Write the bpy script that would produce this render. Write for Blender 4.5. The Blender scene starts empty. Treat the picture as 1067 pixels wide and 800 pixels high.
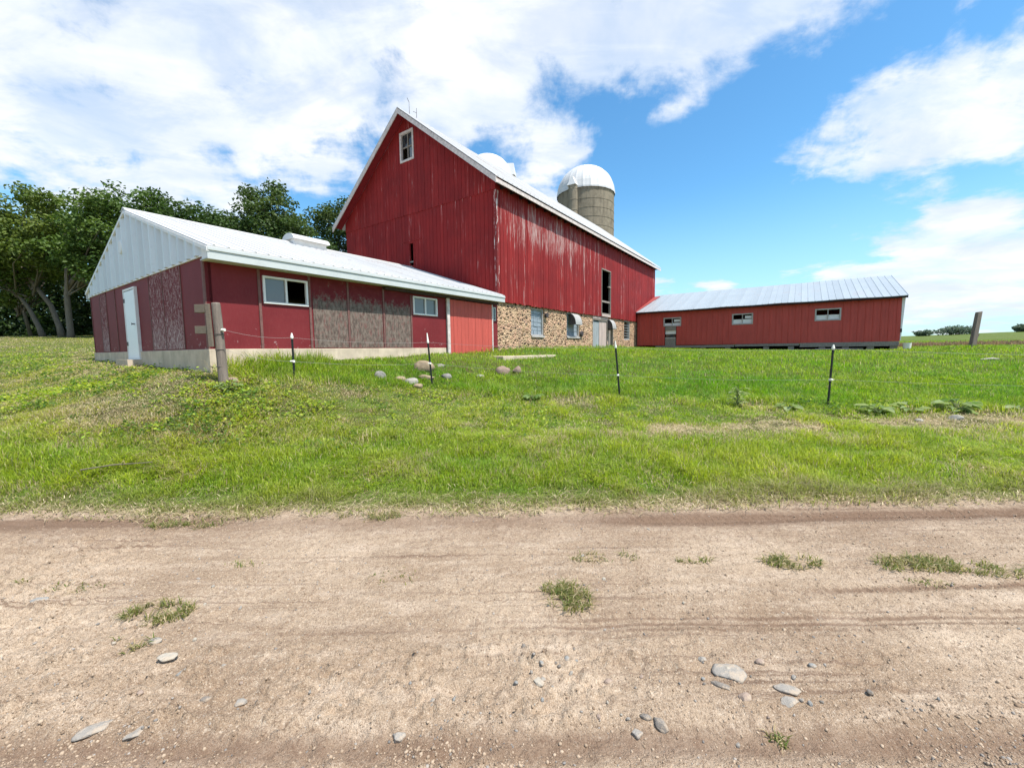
import bpy, math, random
import numpy as np
from mathutils import Matrix, Vector
random.seed(7)
RNG = np.random.default_rng(11)
SC = bpy.context.scene
COL = SC.collection
R = math.radians

# ------------------------------------------------------------------ materials
class G:
    def __init__(s, nt): s.nt = nt
    def n(s, t, props=None, **ins):
        nd = s.nt.nodes.new(t)
        for k, v in (props or {}).items(): setattr(nd, k, v)
        for k, v in ins.items():
            key = int(k[1:]) if k[0] == 'i' and k[1:].isdigit() else k.replace('_', ' ')
            s.set(nd.inputs[key], v)
        return nd
    def set(s, sock, v):
        if isinstance(v, bpy.types.NodeSocket): s.nt.links.new(v, sock)
        elif isinstance(v, bpy.types.Node): s.nt.links.new(v.outputs[0], sock)
        else:
            if sock.type == 'RGBA' and not hasattr(v, '__len__'): v = (v, v, v, 1)
            if sock.type == 'RGBA' and len(v) == 3: v = (*v, 1)
            sock.default_value = v
    def math(s, op, a, b=0.0, c=None, clamp=False):
        nd = s.n('ShaderNodeMath', {'operation': op, 'use_clamp': clamp}); s.set(nd.inputs[0], a); s.set(nd.inputs[1], b)
        if c is not None: s.set(nd.inputs[2], c)
        return nd.outputs[0]
    def mix(s, f, a, b, mode='MIX'):
        nd = s.n('ShaderNodeMix', {'data_type': 'RGBA', 'blend_type': mode})
        s.set(nd.inputs[0], f); s.set(nd.inputs[6], a); s.set(nd.inputs[7], b)
        return nd.outputs[2]
    def mapr(s, v, a, b, c=0.0, d=1.0, smooth=True):
        nd = s.n('ShaderNodeMapRange', {'interpolation_type': 'SMOOTHSTEP' if smooth else 'LINEAR', 'clamp': True})
        for i, q in enumerate((v, a, b, c, d)): s.set(nd.inputs[i], q)
        return nd.outputs[0]
    def vec(s, scale=(1, 1, 1), loc=(0, 0, 0), out='Object'):
        tc = s.n('ShaderNodeTexCoord'); mp = s.n('ShaderNodeMapping')
        s.nt.links.new(tc.outputs[out], mp.inputs[0]); mp.inputs['Scale'].default_value = scale; mp.inputs['Location'].default_value = loc
        return mp.outputs[0]
    def noise(s, vec, scale=5, detail=4, rough=.55, dist=0.0, color=False):
        nd = s.n('ShaderNodeTexNoise', Vector=vec, Scale=scale, Detail=detail, Roughness=rough, Distortion=dist)
        return nd.outputs[1 if color else 0]
    def sep(s, v):
        nd = s.n('ShaderNodeSeparateXYZ'); s.set(nd.inputs[0], v); return nd.outputs
    def attr(s, name, o=0): return s.n('ShaderNodeAttribute', {'attribute_name': name}).outputs[o]
    def bump(s, h, strength=.3, dist=.01):
        return s.n('ShaderNodeBump', Height=h, Strength=strength, Distance=dist).outputs[0]

def mat(name, fn=None, color=None, rough=.7, metal=0.0, spec=.3):
    m = bpy.data.materials.new(name); m.use_nodes = True
    b = m.node_tree.nodes['Principled BSDF']; g = G(m.node_tree)
    b.inputs['Roughness'].default_value = rough; b.inputs['Metallic'].default_value = metal
    b.inputs['Specular IOR Level'].default_value = spec
    if color is not None: b.inputs['Base Color'].default_value = (*color, 1)
    if fn: fn(g, b)
    return m

def simple(name, col, rough=.7, metal=0.0, var=.25, scale=6, stretch=(1, 1, 1), bump=.0, spec=.3):
    def f(g, b):
        v = g.vec(stretch); n = g.noise(v, scale, 5, .6); n2 = g.noise(v, scale * 7, 3, .6)
        k = g.math('ADD', g.math('MULTIPLY', n, .65), g.math('MULTIPLY', n2, .35))
        f = g.mapr(k, .25, .75, 1 - var, 1 + var, False)
        c = g.n('ShaderNodeVectorMath', {'operation': 'SCALE'}); c.inputs[0].default_value = col; g.set(c.inputs['Scale'], f)
        g.set(b.inputs['Base Color'], c.outputs[0])
        if bump: g.set(b.inputs['Normal'], g.bump(k, bump, .01))
    return mat(name, f, None, rough, metal, spec)

M = {}
def barn_paint(g, b):
    # long axis of a board is local z; every board has its own random value
    rnd = g.attr('rnd', 2)
    v = g.vec((1, 1, 1)); x, y, z = g.sep(v)
    vo = g.n('ShaderNodeVectorMath', {'operation': 'ADD'}); g.set(vo.inputs[0], v)
    cx = g.n('ShaderNodeCombineXYZ'); g.set(cx.inputs[2], g.math('MULTIPLY', rnd, 37.0)); g.set(vo.inputs[1], cx.outputs[0])
    mp = g.n('ShaderNodeMapping'); g.set(mp.inputs[0], vo.outputs[0]); mp.inputs['Scale'].default_value = (15, 15, .9)
    st = g.noise(mp.outputs[0], 1.0, 6, .65)
    mp2 = g.n('ShaderNodeMapping'); g.set(mp2.inputs[0], vo.outputs[0]); mp2.inputs['Scale'].default_value = (40, 40, 2.5)
    fine = g.noise(mp2.outputs[0], 1.0, 5, .7)
    big = g.noise(v, .55, 3, .5)
    base = g.mix(g.mapr(rnd, 0, 1), (.215, .012, .013), (.270, .018, .017))
    base = g.mix(g.mapr(g.noise(v, .9, 4, .6), .35, .7, 0, .5), base, (.115, .009, .011))
    base = g.mix(g.mapr(fine, .35, .75, 0, .5), base, (.22, .028, .025))
    # wear: strongest near the front corner of the long wall and under the eave
    dx = g.math('DIVIDE', g.math('SUBTRACT', x, 4.0), 4.6); dz = g.math('DIVIDE', g.math('SUBTRACT', z, 4.95), .85)
    q = g.math('POWER', 2.718, g.math('MULTIPLY', g.math('ADD', g.math('MULTIPLY', dx, dx), g.math('MULTIPLY', dz, dz)), -1.0))
    side = g.mapr(x, .05, .12)           # 0 on the gable, 1 on the long wall
    dx2 = g.math('DIVIDE', g.math('SUBTRACT', x, .1), .35)
    edge = g.math('POWER', 2.718, g.math('MULTIPLY', g.math('MULTIPLY', dx2, dx2), -1.0))
    wear = g.math('ADD', g.math('MULTIPLY', g.math('MULTIPLY', q, side), .19), g.math('MULTIPLY', g.math('SUBTRACT', big, .5), .16))
    wear = g.math('ADD', wear, g.math('MULTIPLY', g.math('SUBTRACT', rnd, .5), .07)); wear = g.math('ADD', wear, g.mapr(rnd, .90, .96, 0, .07))
    t = g.math('ADD', st, wear)
    peel = g.math('MULTIPLY', g.mapr(t, .655, .71), g.mapr(fine, .40, .56))
    wood = g.mix(fine, (.30, .25, .23), (.62, .55, .52))
    c = g.mix(peel, base, wood)
    c = g.mix(g.math('MULTIPLY', g.mapr(g.math('ADD', st, wear), .58, .66), .35), c, (.35, .09, .085))
    g.set(b.inputs['Base Color'], c)
    g.set(b.inputs['Normal'], g.bump(g.math('ADD', fine, g.math('MULTIPLY', peel, -.6)), .35, .006))
    b.inputs['Roughness'].default_value = .75
M['barn_red'] = mat('barn_red', barn_paint, spec=.2)

def panel_paint(g, b):
    v = g.vec(); n = g.noise(v, 1.3, 5, .6); f = g.noise(g.vec((30, 30, 8)), 1, 4, .7); x, y, z = g.sep(v)
    c = g.mix(g.mapr(n, .3, .7), (.148, .014, .018), (.185, .021, .025))
    c = g.mix(g.mapr(f, .4, .8, 0, .35), c, (.20, .045, .046))
    low = g.mapr(z, .9, .1)
    sc = g.mapr(g.math('ADD', g.noise(v, 7, 6, .7), g.math('MULTIPLY', low, .10)), .69, .74)
    c = g.mix(g.math('MULTIPLY', sc, .7), c, (.42, .30, .29))
    g.set(b.inputs['Base Color'], c); g.set(b.inputs['Normal'], g.bump(f, .12, .004))
M['panel_red'] = mat('panel_red', panel_paint, rough=.65, spec=.25)

def worn_panel(mode):
    def f(g, b):
        v = g.vec(); x, y, z = g.sep(v)
        gr = g.noise(g.vec((26, 26, 2.0)), 1, 6, .7); n = g.noise(v, 5, 6, .72); n2 = g.noise(v, 22, 5, .7)
        red = g.mix(g.mapr(n, .3, .7), (.125, .014, .019), (.16, .024, .028))
        if mode == 'brown':
            wood = g.mix(g.mapr(g.noise(g.vec((17, 17, 7)), 1, 6, .75), .35, .65), (.085, .062, .052), (.215, .17, .142))
            h = g.mapr(z, 1.55, .95)
            t = g.math('ADD', g.math('ADD', g.math('MULTIPLY', n, .6), g.math('MULTIPLY', n2, .35)), g.math('MULTIPLY', h, .33))
            t = g.math('ADD', g.math('MULTIPLY', t, .72), g.math('MULTIPLY', g.noise(g.vec((8, 8, 3)), 1, 7, .78), .34)); k = g.mapr(t, .55, .68)
            wood = g.mix(g.mapr(g.noise(g.vec((14, 14, 5)), 1, 6, .75), .52, .60, 0, .45), wood, (.22, .075, .07))
        else:
            wood = g.mix(g.mapr(g.noise(g.vec((24, 24, 10)), 1, 5, .7), .35, .65), (.31, .19, .18), (.58, .47, .45))
            ns = g.noise(g.vec((22, 22, 7)), 1, 8, .82)
            t = g.math('ADD', g.math('MULTIPLY', ns, .7), g.math('MULTIPLY', n2, .34))
            t = g.math('ADD', t, g.math('MULTIPLY', g.mapr(z, 1.1, .2), .05)); k = g.mapr(t, .49, .62, 0, .8)
        g.set(b.inputs['Base Color'], g.mix(k, red, wood))
        g.set(b.inputs['Normal'], g.bump(g.math('ADD', gr, k), .3, .004))
    return f
M['worn_brown'] = mat('worn_brown_panel', worn_panel('brown'), rough=.8, spec=.2)
M['worn_pale'] = mat('worn_pale_panel', worn_panel('pale'), rough=.8, spec=.2)
def corner_peel(g, b):
    v = g.vec(); n = g.noise(g.vec((14, 14, 1.6)), 1, 6, .7); x, y, z = g.sep(v)
    k = g.mapr(n, .40, .47)
    g.set(b.inputs['Base Color'], g.mix(k, (.62, .55, .52), (.2, .03, .03)))
M['corner_peel'] = mat('peeling_corner_board', corner_peel, rough=.85, spec=.15)
M['door_red'] = simple('sliding_door_red', (.46, .085, .065), .6, var=.22, scale=2.2, stretch=(4, 4, .5), bump=.1)

def stone(g, b):
    v = g.vec()
    wob = g.noise(v, 4, 3, .6, color=True)
    mixv = g.n('ShaderNodeMix', {'data_type': 'VECTOR'}); g.set(mixv.inputs[0], .06); g.set(mixv.inputs[4], v); g.set(mixv.inputs[5], wob)
    vv = g.n('ShaderNodeMapping'); g.set(vv.inputs[0], mixv.outputs[1]); vv.inputs['Scale'].default_value = (1, 1, 1.35)
    e = g.n('ShaderNodeTexVoronoi', {'feature': 'DISTANCE_TO_EDGE'}, Vector=vv.outputs[0], Scale=6.6)
    cell = g.n('ShaderNodeTexVoronoi', {'feature': 'F1'}, Vector=vv.outputs[0], Scale=6.6)
    r, gg, bb = g.sep(cell.outputs['Color'])
    ramp = g.n('ShaderNodeValToRGB'); cr = ramp.color_ramp; cr.interpolation = 'CONSTANT'
    cols = [(.25, .16, .09), (.085, .055, .035), (.36, .25, .17), (.14, .085, .055), (.22, .16, .12), (.06, .042, .032), (.38, .22, .15), (.17, .10, .06)]
    for i, c in enumerate(cols):
        el = cr.elements[i] if i < 2 else cr.elements.new(.9)
        el.position = i / len(cols); el.color = (*c, 1)
    g.set(ramp.inputs[0], r)
    n = g.noise(v, 30, 4, .7)
    st = g.mix(g.mapr(n, .35, .7, 0, .35), ramp.outputs[0], (.30, .23, .16))
    x, y, z = g.sep(v)
    mort = g.mix(g.mapr(g.noise(v, 3, 4, .6), .4, .65), (.52, .365, .23), (.54, .335, .225))
    w = g.math('MULTIPLY', g.mapr(gg, 0, 1, .10, .34), 1.0)
    k = g.mapr(e.outputs[0], g.math('MULTIPLY', w, .75), w)
    g.set(b.inputs['Base Color'], g.mix(k, mort, st))
    g.set(b.inputs['Normal'], g.bump(g.math('ADD', g.mapr(e.outputs[0], 0, .22), g.math('MULTIPLY', n, .25)), .8, .05))
M['stone'] = mat('fieldstone_masonry', stone, rough=.9, spec=.15)

def metal_sheet(col, rust=0.0, rough=.4):
    def f(g, b):
        v = g.vec(); n = g.noise(v, .8, 4, .6); s = g.noise(g.vec((1.2, 14, 14)), 1, 4, .6); rnd = g.attr('rnd', 2)
        c = g.mix(g.mapr(n, .3, .7), tuple(q * .9 for q in col), col)
        c = g.mix(g.mapr(rnd, 0, 1, 0, .6), c, tuple(q * .78 for q in col))
        c = g.mix(g.mapr(s, .55, .8, 0, .3), c, (col[0] * .72, col[1] * .70, col[2] * .66))
        if rust: c = g.mix(g.mapr(g.math('ADD', n, g.math('MULTIPLY', s, .4)), .78, .9, 0, rust), c, (.25, .13, .08))
        g.set(b.inputs['Base Color'], c)
    return f
M['roof_white'] = mat('white_metal_roofing', metal_sheet((.545, .54, .53), .3), rough=.45, spec=.4)
M['roof_galv'] = mat('galvanised_roofing', metal_sheet((.37, .415, .44), .16), rough=.42, metal=.15, spec=.5)
M['gable_metal'] = mat('white_steel_siding', metal_sheet((.66, .72, .75), .05), rough=.45, spec=.35)
M['red_metal'] = simple('red_steel_siding', (.46, .068, .052), .5, var=.2, scale=1.5, stretch=(3, 3, .6))
M['red_flash'] = simple('red_metal_flashing', (.30, .065, .058), .5, var=.15)
M['white_trim'] = simple('white_painted_trim', (.74, .73, .71), .55, var=.12, scale=4)
M['grey_trim'] = simple('pale_green_grey_fascia', (.50, .535, .53), .5, var=.1, scale=3)
M['worn_trim'] = simple('weathered_white_board', (.56, .50, .47), .8, var=.45, scale=9, stretch=(1, 1, 1), bump=.2)
M['white_door'] = simple('white_door_paint', (.80, .82, .83), .4, var=.05, scale=3)
M['soffit'] = simple('shade_dark_soffit', (.018, .009, .008), .85, var=.4)  # near-black so the colour itself carries the shadow under the eaves
M['soffit_red'] = simple('red_soffit', (.18, .012, .014), .85, var=.3)
M['batten'] = simple('brown_batten', (.17, .085, .075), .8, var=.4, scale=12)
M['track'] = simple('dark_door_track', (.055, .035, .032), .6, var=.3)
def conc(col, stain):
    def f(g, b):
        v = g.vec(); n = g.noise(v, 2.2, 6, .65); s = g.noise(g.vec((6, 6, .7)), 1, 5, .65); fi = g.noise(v, 40, 4, .7)
        c = g.mix(g.mapr(n, .3, .7), tuple(q * .8 for q in col), tuple(min(.8, q * 1.12) for q in col))
        c = g.mix(g.mapr(s, .5, .75, 0, stain), c, tuple(q * .42 for q in col))
        c = g.mix(g.mapr(fi, .5, .8, 0, .4), c, tuple(q * .65 for q in col))
        g.set(b.inputs['Base Color'], c); g.set(b.inputs['Normal'], g.bump(fi, .3, .006))
    return f
M['concrete'] = mat('foundation_concrete', conc((.56, .465, .355), .5), rough=.9, spec=.15)
M['silo_conc'] = mat('silo_staves', conc((.24, .205, .15), .85), rough=.9, spec=.15)
M['chute'] = mat('chute_concrete', conc((.245, .21, .155), .7), rough=.9, spec=.15)
M['dome'] = mat('white_dome_metal', metal_sheet((.66, .66, .65), .1), rough=.45, spec=.35)
M['grey_wood'] = simple('grey_weathered_wood', (.25, .22, .19), .9, var=.5, scale=3, stretch=(3, 9, 3), bump=.3)
M['tan_wood'] = simple('tan_board_wood', (.145, .12, .092), .9, var=.4, scale=8, stretch=(2, 2, 6), bump=.3)
M['post_wood'] = simple('grey_post_wood', (.19, .155, .13), .9, var=.55, scale=2, stretch=(14, 14, 1.2), bump=.4)
M['grey_door'] = simple('blue_grey_door', (.30, .33, .34), .8, var=.4, scale=3, stretch=(6, 6, .6), bump=.2)
M['pale_plank'] = simple('pale_plank_door', (.46, .37, .33), .85, var=.4, scale=3, stretch=(6, 6, .6), bump=.2)
M['glass'] = mat('window_glass', None, (.02, .025, .03), .04, 0, .8)
M['glass_pale'] = mat('hazy_window_glass', None, (.10, .12, .13), .12, 0, .9)
M['block_glass'] = simple('grey_block_glass', (.26, .31, .35), .3, var=.35, scale=4, stretch=(1, 1, 4), spec=.6)
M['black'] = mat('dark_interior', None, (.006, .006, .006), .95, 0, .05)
M['frame_grey'] = simple('grey_window_frame', (.42, .40, .38), .75, var=.35)
M['awning'] = simple('white_awning_metal', (.36, .35, .33), .5, var=.2)
M['steel_post'] = simple('dark_green_steel', (.016, .022, .018), .5, var=.4, scale=20)
M['white_plastic'] = mat('white_insulator_plastic', None, (.80, .78, .70), .5)
M['wire'] = mat('fence_wire_steel', None, (.42, .38, .36), .5, .5)
M['iron'] = simple('dark_iron', (.06, .05, .05), .6, var=.4)
def rock(name, col):
    def f(g, b):
        v = g.vec(); n = g.noise(v, 7, 6, .7); n2 = g.noise(v, 45, 4, .7)
        c = g.mix(g.mapr(n, .3, .7), tuple(q * .68 for q in col), tuple(min(.8, q * 1.15) for q in col))
        c = g.mix(g.mapr(n2, .55, .75, 0, .5), c, tuple(q * .6 for q in col))
        g.set(b.inputs['Base Color'], c); g.set(b.inputs['Normal'], g.bump(g.math('ADD', n, g.math('MULTIPLY', n2, .4)), .6, .02))
    return mat(name, f, rough=.9, spec=.15)
M['rock_grey'] = rock('grey_fieldstone', (.25, .24, .215)); M['rock_pink'] = rock('pink_fieldstone', (.30, .215, .17)); M['rock_tan'] = rock('tan_fieldstone', (.30, .23, .155))
M['rock_pale'] = rock('pale_fieldstone', (.33, .31, .265)); M['rock_dark'] = rock('slate_grey_stone', (.23, .215, .20)); M['rock_blue'] = rock('blue_grey_stone', (.29, .295, .29))
def dusty(name, col):
    def f(g, b):
        v = g.vec(); n = g.noise(v, 26, 6, .7); n2 = g.noise(v, 140, 4, .7)
        c = g.mix(g.mapr(n, .35, .65), tuple(q * .8 for q in col), col); c = g.mix(g.mapr(n, .45, .62, .12, .75), c, (.43, .34, .25)); c = g.mix(g.mapr(n2, .5, .7, 0, .5), c, tuple(q * .55 for q in col))
        g.set(b.inputs['Base Color'], c); g.set(b.inputs['Normal'], g.bump(g.math('ADD', n, g.math('MULTIPLY', n2, .5)), .9, .01))
    return mat(name, f, rough=.95, spec=.1)
for k_, c_ in (('grey', (.33, .31, .28)), ('pink', (.36, .27, .22)), ('pale', (.46, .42, .35)), ('dark', (.22, .20, .18)), ('blue', (.28, .29, .285))): M['dust_' + k_] = dusty('dusty_' + k_ + '_stone', c_)
M['bark'] = simple('pale_grey_bark', (.165, .138, .105), .95, var=.5, scale=2, stretch=(9, 9, 1.4), bump=.6)
M['bark_dark'] = simple('dark_bark', (.075, .06, .048), .95, var=.5, scale=2, stretch=(9, 9, 1.4), bump=.6)
def leafmat(name, trans=.3, rough=.55):
    m = bpy.data.materials.new(name); m.use_nodes = True; nt = m.node_tree; g = G(nt)
    b = nt.nodes['Principled BSDF']; b.inputs['Roughness'].default_value = rough; b.inputs['Specular IOR Level'].default_value = .25
    c = g.attr('col'); g.set(b.inputs['Base Color'], c)
    hs = g.n('ShaderNodeHueSaturation', Saturation=1.1, Value=1.35, Color=c)
    t = g.n('ShaderNodeBsdfTranslucent', Color=hs.outputs[0])
    mx = g.n('ShaderNodeMixShader'); mx.inputs[0].default_value = trans
    nt.links.new(b.outputs[0], mx.inputs[1]); nt.links.new(t.outputs[0], mx.inputs[2])
    nt.links.new(mx.outputs[0], nt.nodes['Material Output'].inputs[0]); return m
M['leaf'] = leafmat('tree_leaves', .28); M['grass'] = leafmat('grass_blades', .48, .6); M['straw'] = leafmat('dry_straw', .15, .8); M['weed'] = leafmat('weed_leaves', .4)

# ------------------------------------------------------------------ mesh building
def tag(o, label=None, cat=None, group=None, kind=None):
    for k, v in (('label', label), ('category', cat), ('group', group), ('kind', kind)):
        if v: o[k] = v
    return o
def empty(name, loc=(0, 0, 0), rz=0, label=None, cat=None, group=None):
    o = bpy.data.objects.new(name, None); COL.objects.link(o); o.location = loc; o.rotation_euler = (0, 0, rz); o.empty_display_size = .1
    return tag(o, label, cat, group)
class MB:
    def __init__(s): s.v = []; s.f = []; s.c = []
    def add(s, vs, fs, rnd=None):
        k = len(s.v); r = random.random() if rnd is None else rnd
        s.v += [tuple(p) for p in vs]; s.f += [tuple(i + k for i in f) for f in fs]; s.c += [r] * len(vs); return s
    def hexa(s, b, t, rnd=None):        # four bottom, four top corners in the same winding
        return s.add(list(b) + list(t), [(3, 2, 1, 0), (4, 5, 6, 7), (0, 1, 5, 4), (1, 2, 6, 5), (2, 3, 7, 6), (3, 0, 4, 7)], rnd)
    def box(s, x0, x1, y0, y1, z0, z1, rnd=None):
        return s.hexa([(x0, y0, z0), (x1, y0, z0), (x1, y1, z0), (x0, y1, z0)], [(x0, y0, z1), (x1, y0, z1), (x1, y1, z1), (x0, y1, z1)], rnd)
    def tube(s, pts, rads, n=8, cap=True):
        pts = [Vector(p) for p in pts]; vs = []; fs = []
        up = None
        for i, p in enumerate(pts):
            d = (pts[min(i + 1, len(pts) - 1)] - pts[max(i - 1, 0)]).normalized()
            a = d.orthogonal().normalized() if up is None else (up - d * up.dot(d)).normalized()
            up = a; c = d.cross(a); r = rads[i] if hasattr(rads, '__len__') else rads
            vs += [p + (a * math.cos(t) + c * math.sin(t)) * r for t in (2 * math.pi * j / n for j in range(n))]
        for i in range(len(pts) - 1):
            for j in range(n):
                q = (j + 1) % n; fs.append((i * n + j, i * n + q, (i + 1) * n + q, (i + 1) * n + j))
        if cap: fs += [tuple(range(n))[::-1], tuple((len(pts) - 1) * n + j for j in range(n))]
        return s.add(vs, fs)
    def lathe(s, prof, n=32, x=0, y=0):
        vs = []; fs = []
        for r, z in prof: vs += [(x + r * math.cos(2 * math.pi * j / n), y + r * math.sin(2 * math.pi * j / n), z) for j in range(n)]
        for i in range(len(prof) - 1):
            for j in range(n):
                q = (j + 1) % n; fs.append((i * n + j, i * n + q, (i + 1) * n + q, (i + 1) * n + j))
        return s.add(vs, fs)
    def build(s, name, material, parent=None, smooth=False, bevel=0):
        me = bpy.data.meshes.new(name); me.from_pydata(s.v, [], s.f)
        a = me.color_attributes.new('rnd', 'FLOAT_COLOR', 'POINT'); c = np.repeat(np.array(s.c, np.float32), 4); a.data.foreach_set('color', c)
        me.materials.append(material); o = bpy.data.objects.new(name, me); COL.objects.link(o)
        if smooth: me.polygons.foreach_set('use_smooth', np.ones(len(me.polygons), bool))
        if bevel:
            md = o.modifiers.new('bevel', 'BEVEL'); md.width = bevel; md.segments = 2; md.limit_method = 'ANGLE'
        if parent: o.parent = parent
        return o
def npmesh(name, V, loops, starts, material, col=None, parent=None, smooth=False):
    me = bpy.data.meshes.new(name); V = np.ascontiguousarray(V, np.float32)
    me.vertices.add(len(V)); me.vertices.foreach_set('co', V.ravel())
    me.loops.add(len(loops)); me.loops.foreach_set('vertex_index', np.ascontiguousarray(loops, np.int32))
    me.polygons.add(len(starts)); me.polygons.foreach_set('loop_start', np.ascontiguousarray(starts, np.int32))
    if smooth: me.polygons.foreach_set('use_smooth', np.ones(len(starts), bool))
    if col is not None:
        a = me.color_attributes.new('col', 'FLOAT_COLOR', 'POINT'); c = np.ones((len(V), 4), np.float32); c[:, :3] = col; a.data.foreach_set('color', c.ravel())
    me.update(calc_edges=True); me.materials.append(material)
    o = bpy.data.objects.new(name, me); COL.objects.link(o)
    if parent: o.parent = parent
    return o

# siding in a plane: pt(u, z, d) gives the local point, d is the distance outwards
def strips(mb, pt, u0, u1, zb, ztop, d0, d1, holes=(), width=None, gap=.0, apex=None, jit=0.0, djit=0.0, zj=0.0):
    edges = [u0, u1]
    if width:
        u = u0; edges = [u0]
        while u < u1 - width * .6: u += width * (1 + random.uniform(-jit, jit)); edges.append(min(u, u1))
        edges[-1] = u1
    for e0, e1 in zip(edges[:-1], edges[1:]):
        r = random.random(); dd = d1 + random.uniform(-djit, djit); zo = random.uniform(-zj, zj)
        a, b = e0 + gap / 2, e1 - gap / 2
        br = sorted({a, b} | {h for H in holes for h in H[:2] if a < h < b} | ({apex} if apex is not None and a < apex < b else set()))
        for p, q in zip(br[:-1], br[1:]):
            m = (p + q) / 2; iv = [(zb + zo, None)]
            hs = sorted([H for H in holes if H[0] <= m <= H[1]], key=lambda H: H[2])
            segs = []; z = zb + zo
            for H in hs:
                if H[2] > z: segs.append((z, H[2]))
                z = max(z, H[3])
            segs.append((z, None))
            for z0, z1 in segs:
                ta, tb = (ztop(p), ztop(q)) if z1 is None else (z1, z1)
                if max(ta, tb) <= z0 + .002: continue
                ta = max(ta, z0 + .001); tb = max(tb, z0 + .001)
                P = [(p, z0), (q, z0), (q, tb), (p, ta)]
                mb.hexa([pt(u, zz, d0) for u, zz in P], [pt(u, zz, dd) for u, zz in P], r)
    return mb
def slab(mb, E0, E1, R1, R0, th=.04, rnd=None):     # roof slab: four top corners and a thickness downwards
    T = [Vector(p) for p in (E0, E1, R1, R0)]; B = [p - Vector((0, 0, th)) for p in T]
    return mb.hexa(B, T, rnd)
def ribs(mb, E0, E1, R1, R0, step, w=.03, h=.02):
    E0, E1, R1, R0 = map(Vector, (E0, E1, R1, R0)); L = (E1 - E0).length; n = int(L / step)
    d = (E1 - E0).normalized(); nrm = (E1 - E0).cross(R0 - E0).normalized()
    if nrm.z < 0: nrm = -nrm
    for i in range(n + 1):
        t = (i + .5) / (n + 1); a = E0.lerp(E1, t); b = R0.lerp(R1, t)
        mb.hexa([a - d * w, a + d * w, b + d * w, b - d * w], [a - d * w * .4 + nrm * h, a + d * w * .4 + nrm * h, b + d * w * .4 + nrm * h, b - d * w * .4 + nrm * h])
def frame(mb, pt, u0, u1, z0, z1, w, d0, d1):       # a picture-frame of four bars butted together
    for a, b, c, d in ((u0, u1, z1 - w, z1), (u0, u1, z0, z0 + w), (u0, u0 + w, z0 + w, z1 - w), (u1 - w, u1, z0 + w, z1 - w)): pbox(mb, pt, a, b, c, d, d0, d1)
    return mb
def pbox(mb, pt, u0, u1, z0, z1, d0, d1, rnd=None):
    P = [(u0, z0), (u1, z0), (u1, z1), (u0, z1)]
    mb.hexa([pt(u, z, d0) for u, z in P], [pt(u, z, d1) for u, z in P], rnd); return mb

# ---- terrain
TH=0.61; CX,CY=-5.7133,7.8; EYE=1.5
def loc(a,b): return (CX+np.sin(TH)*a-np.cos(TH)*b, CY+np.cos(TH)*a+np.sin(TH)*b)
def ctrl():
    c=[]
    for a,z in ((0,-.36),(1.4,-.22),(4,-.15),(6.15,-.08),(7.6,-.1),(9.1,-.02),(12,.03),(16,.05),(20,.06),(24,.05)): c.append(loc(a,-.1)+(z,))
    for b,z in ((2,-.3),(4.7,-.2),(7,-.18),(9.1,-.17)): c.append(loc(-.1,b)+(z,))
    for b,z in ((-1,.04),(-3,-.06),(-7,-.2),(-10,-.28),(-13.3,-.33)): c.append(loc(24.9,b)+(z,))
    c+=[(6.15,7.87,-1.17),(2.44,9.24,-1.06),(-1.86,9.84,-.82),(-5.09,7.2,-.45),(20.2,18,-.12),(-3.3,8.6,-.66)]
    for x in (-40,-20,-12,-8,-4,0,4,8,12,20,40):
        c+=[(x,3.7,-1.5),(x,2.,-1.5),(x,-3,-1.5)]
    c+=[(-10,8.5,-.72),(-9,6,-1.1),(-16,8,-.75),(-4,5.5,-1.22),(1,6,-1.33),(6,6,-1.36),(12,6.5,-1.33),(11,9,-1.05),(13,13,-.6),(17,10,-.95),(26,16,-.45)]
    c+=[(-17,14,-.1),(-24,20,.55),(-36,28,1.35),(-30,30,1.35),(-22,30,1.3),(-50,36,1.8),(-40,60,2.6),(0,55,1.2),(-20,45,1.6),(12,45,.6),(40,32,.15),(60,60,.7),(100,100,1.6),(30,60,.5)]
    c+=[(150,150,2.9),(190,150,4.3),(120,160,2.6),(240,150,5.2),(50,150,2),(-100,150,5),(-100,60,3),(100,40,.6),(80,20,-.6),(-80,15,0.2),(300,300,1.5),(0,400,1.5),(400,200,3),(-300,200,4),(400,0,-1),(-400,0,-1),(0,-30,-1.6),(40,-30,-1.8),(-40,-30,-1.6),(0,-300,-2)]
    return np.array(c)
_C=ctrl(); _c2=1.2**2
def _phi(d2): return np.sqrt(d2+_c2)
def _solve():
    P=_C[:,:2];n=len(P)
    d2=((P[:,None]-P[None])**2).sum(-1)
    A=np.zeros((n+3,n+3));A[:n,:n]=_phi(d2)-np.eye(n)*.15
    A[:n,n]=1;A[:n,n+1:]=P;A[n,:n]=1;A[n+1:,:n]=P.T
    b=np.zeros(n+3);b[:n]=_C[:,2]
    return np.linalg.solve(A,b)
_S=_solve()
def vnoise(x,y,s,seed=0):
    x=np.asarray(x)*s+seed*17.3;y=np.asarray(y)*s-seed*9.7
    xi=np.floor(x).astype(np.int64);yi=np.floor(y).astype(np.int64);fx=x-xi;fy=y-yi
    fx=fx*fx*(3-2*fx);fy=fy*fy*(3-2*fy)
    def h(i,j):
        n=(i*374761393+j*668265263+seed*1442695)&0x7fffffff
        n=((n^(n>>13))*1274126177)&0x7fffffff
        return ((n^(n>>16))&0xffff)/65535.
    return (h(xi,yi)*(1-fx)+h(xi+1,yi)*fx)*(1-fy)+(h(xi,yi+1)*(1-fx)+h(xi+1,yi+1)*fx)*fy
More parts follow.
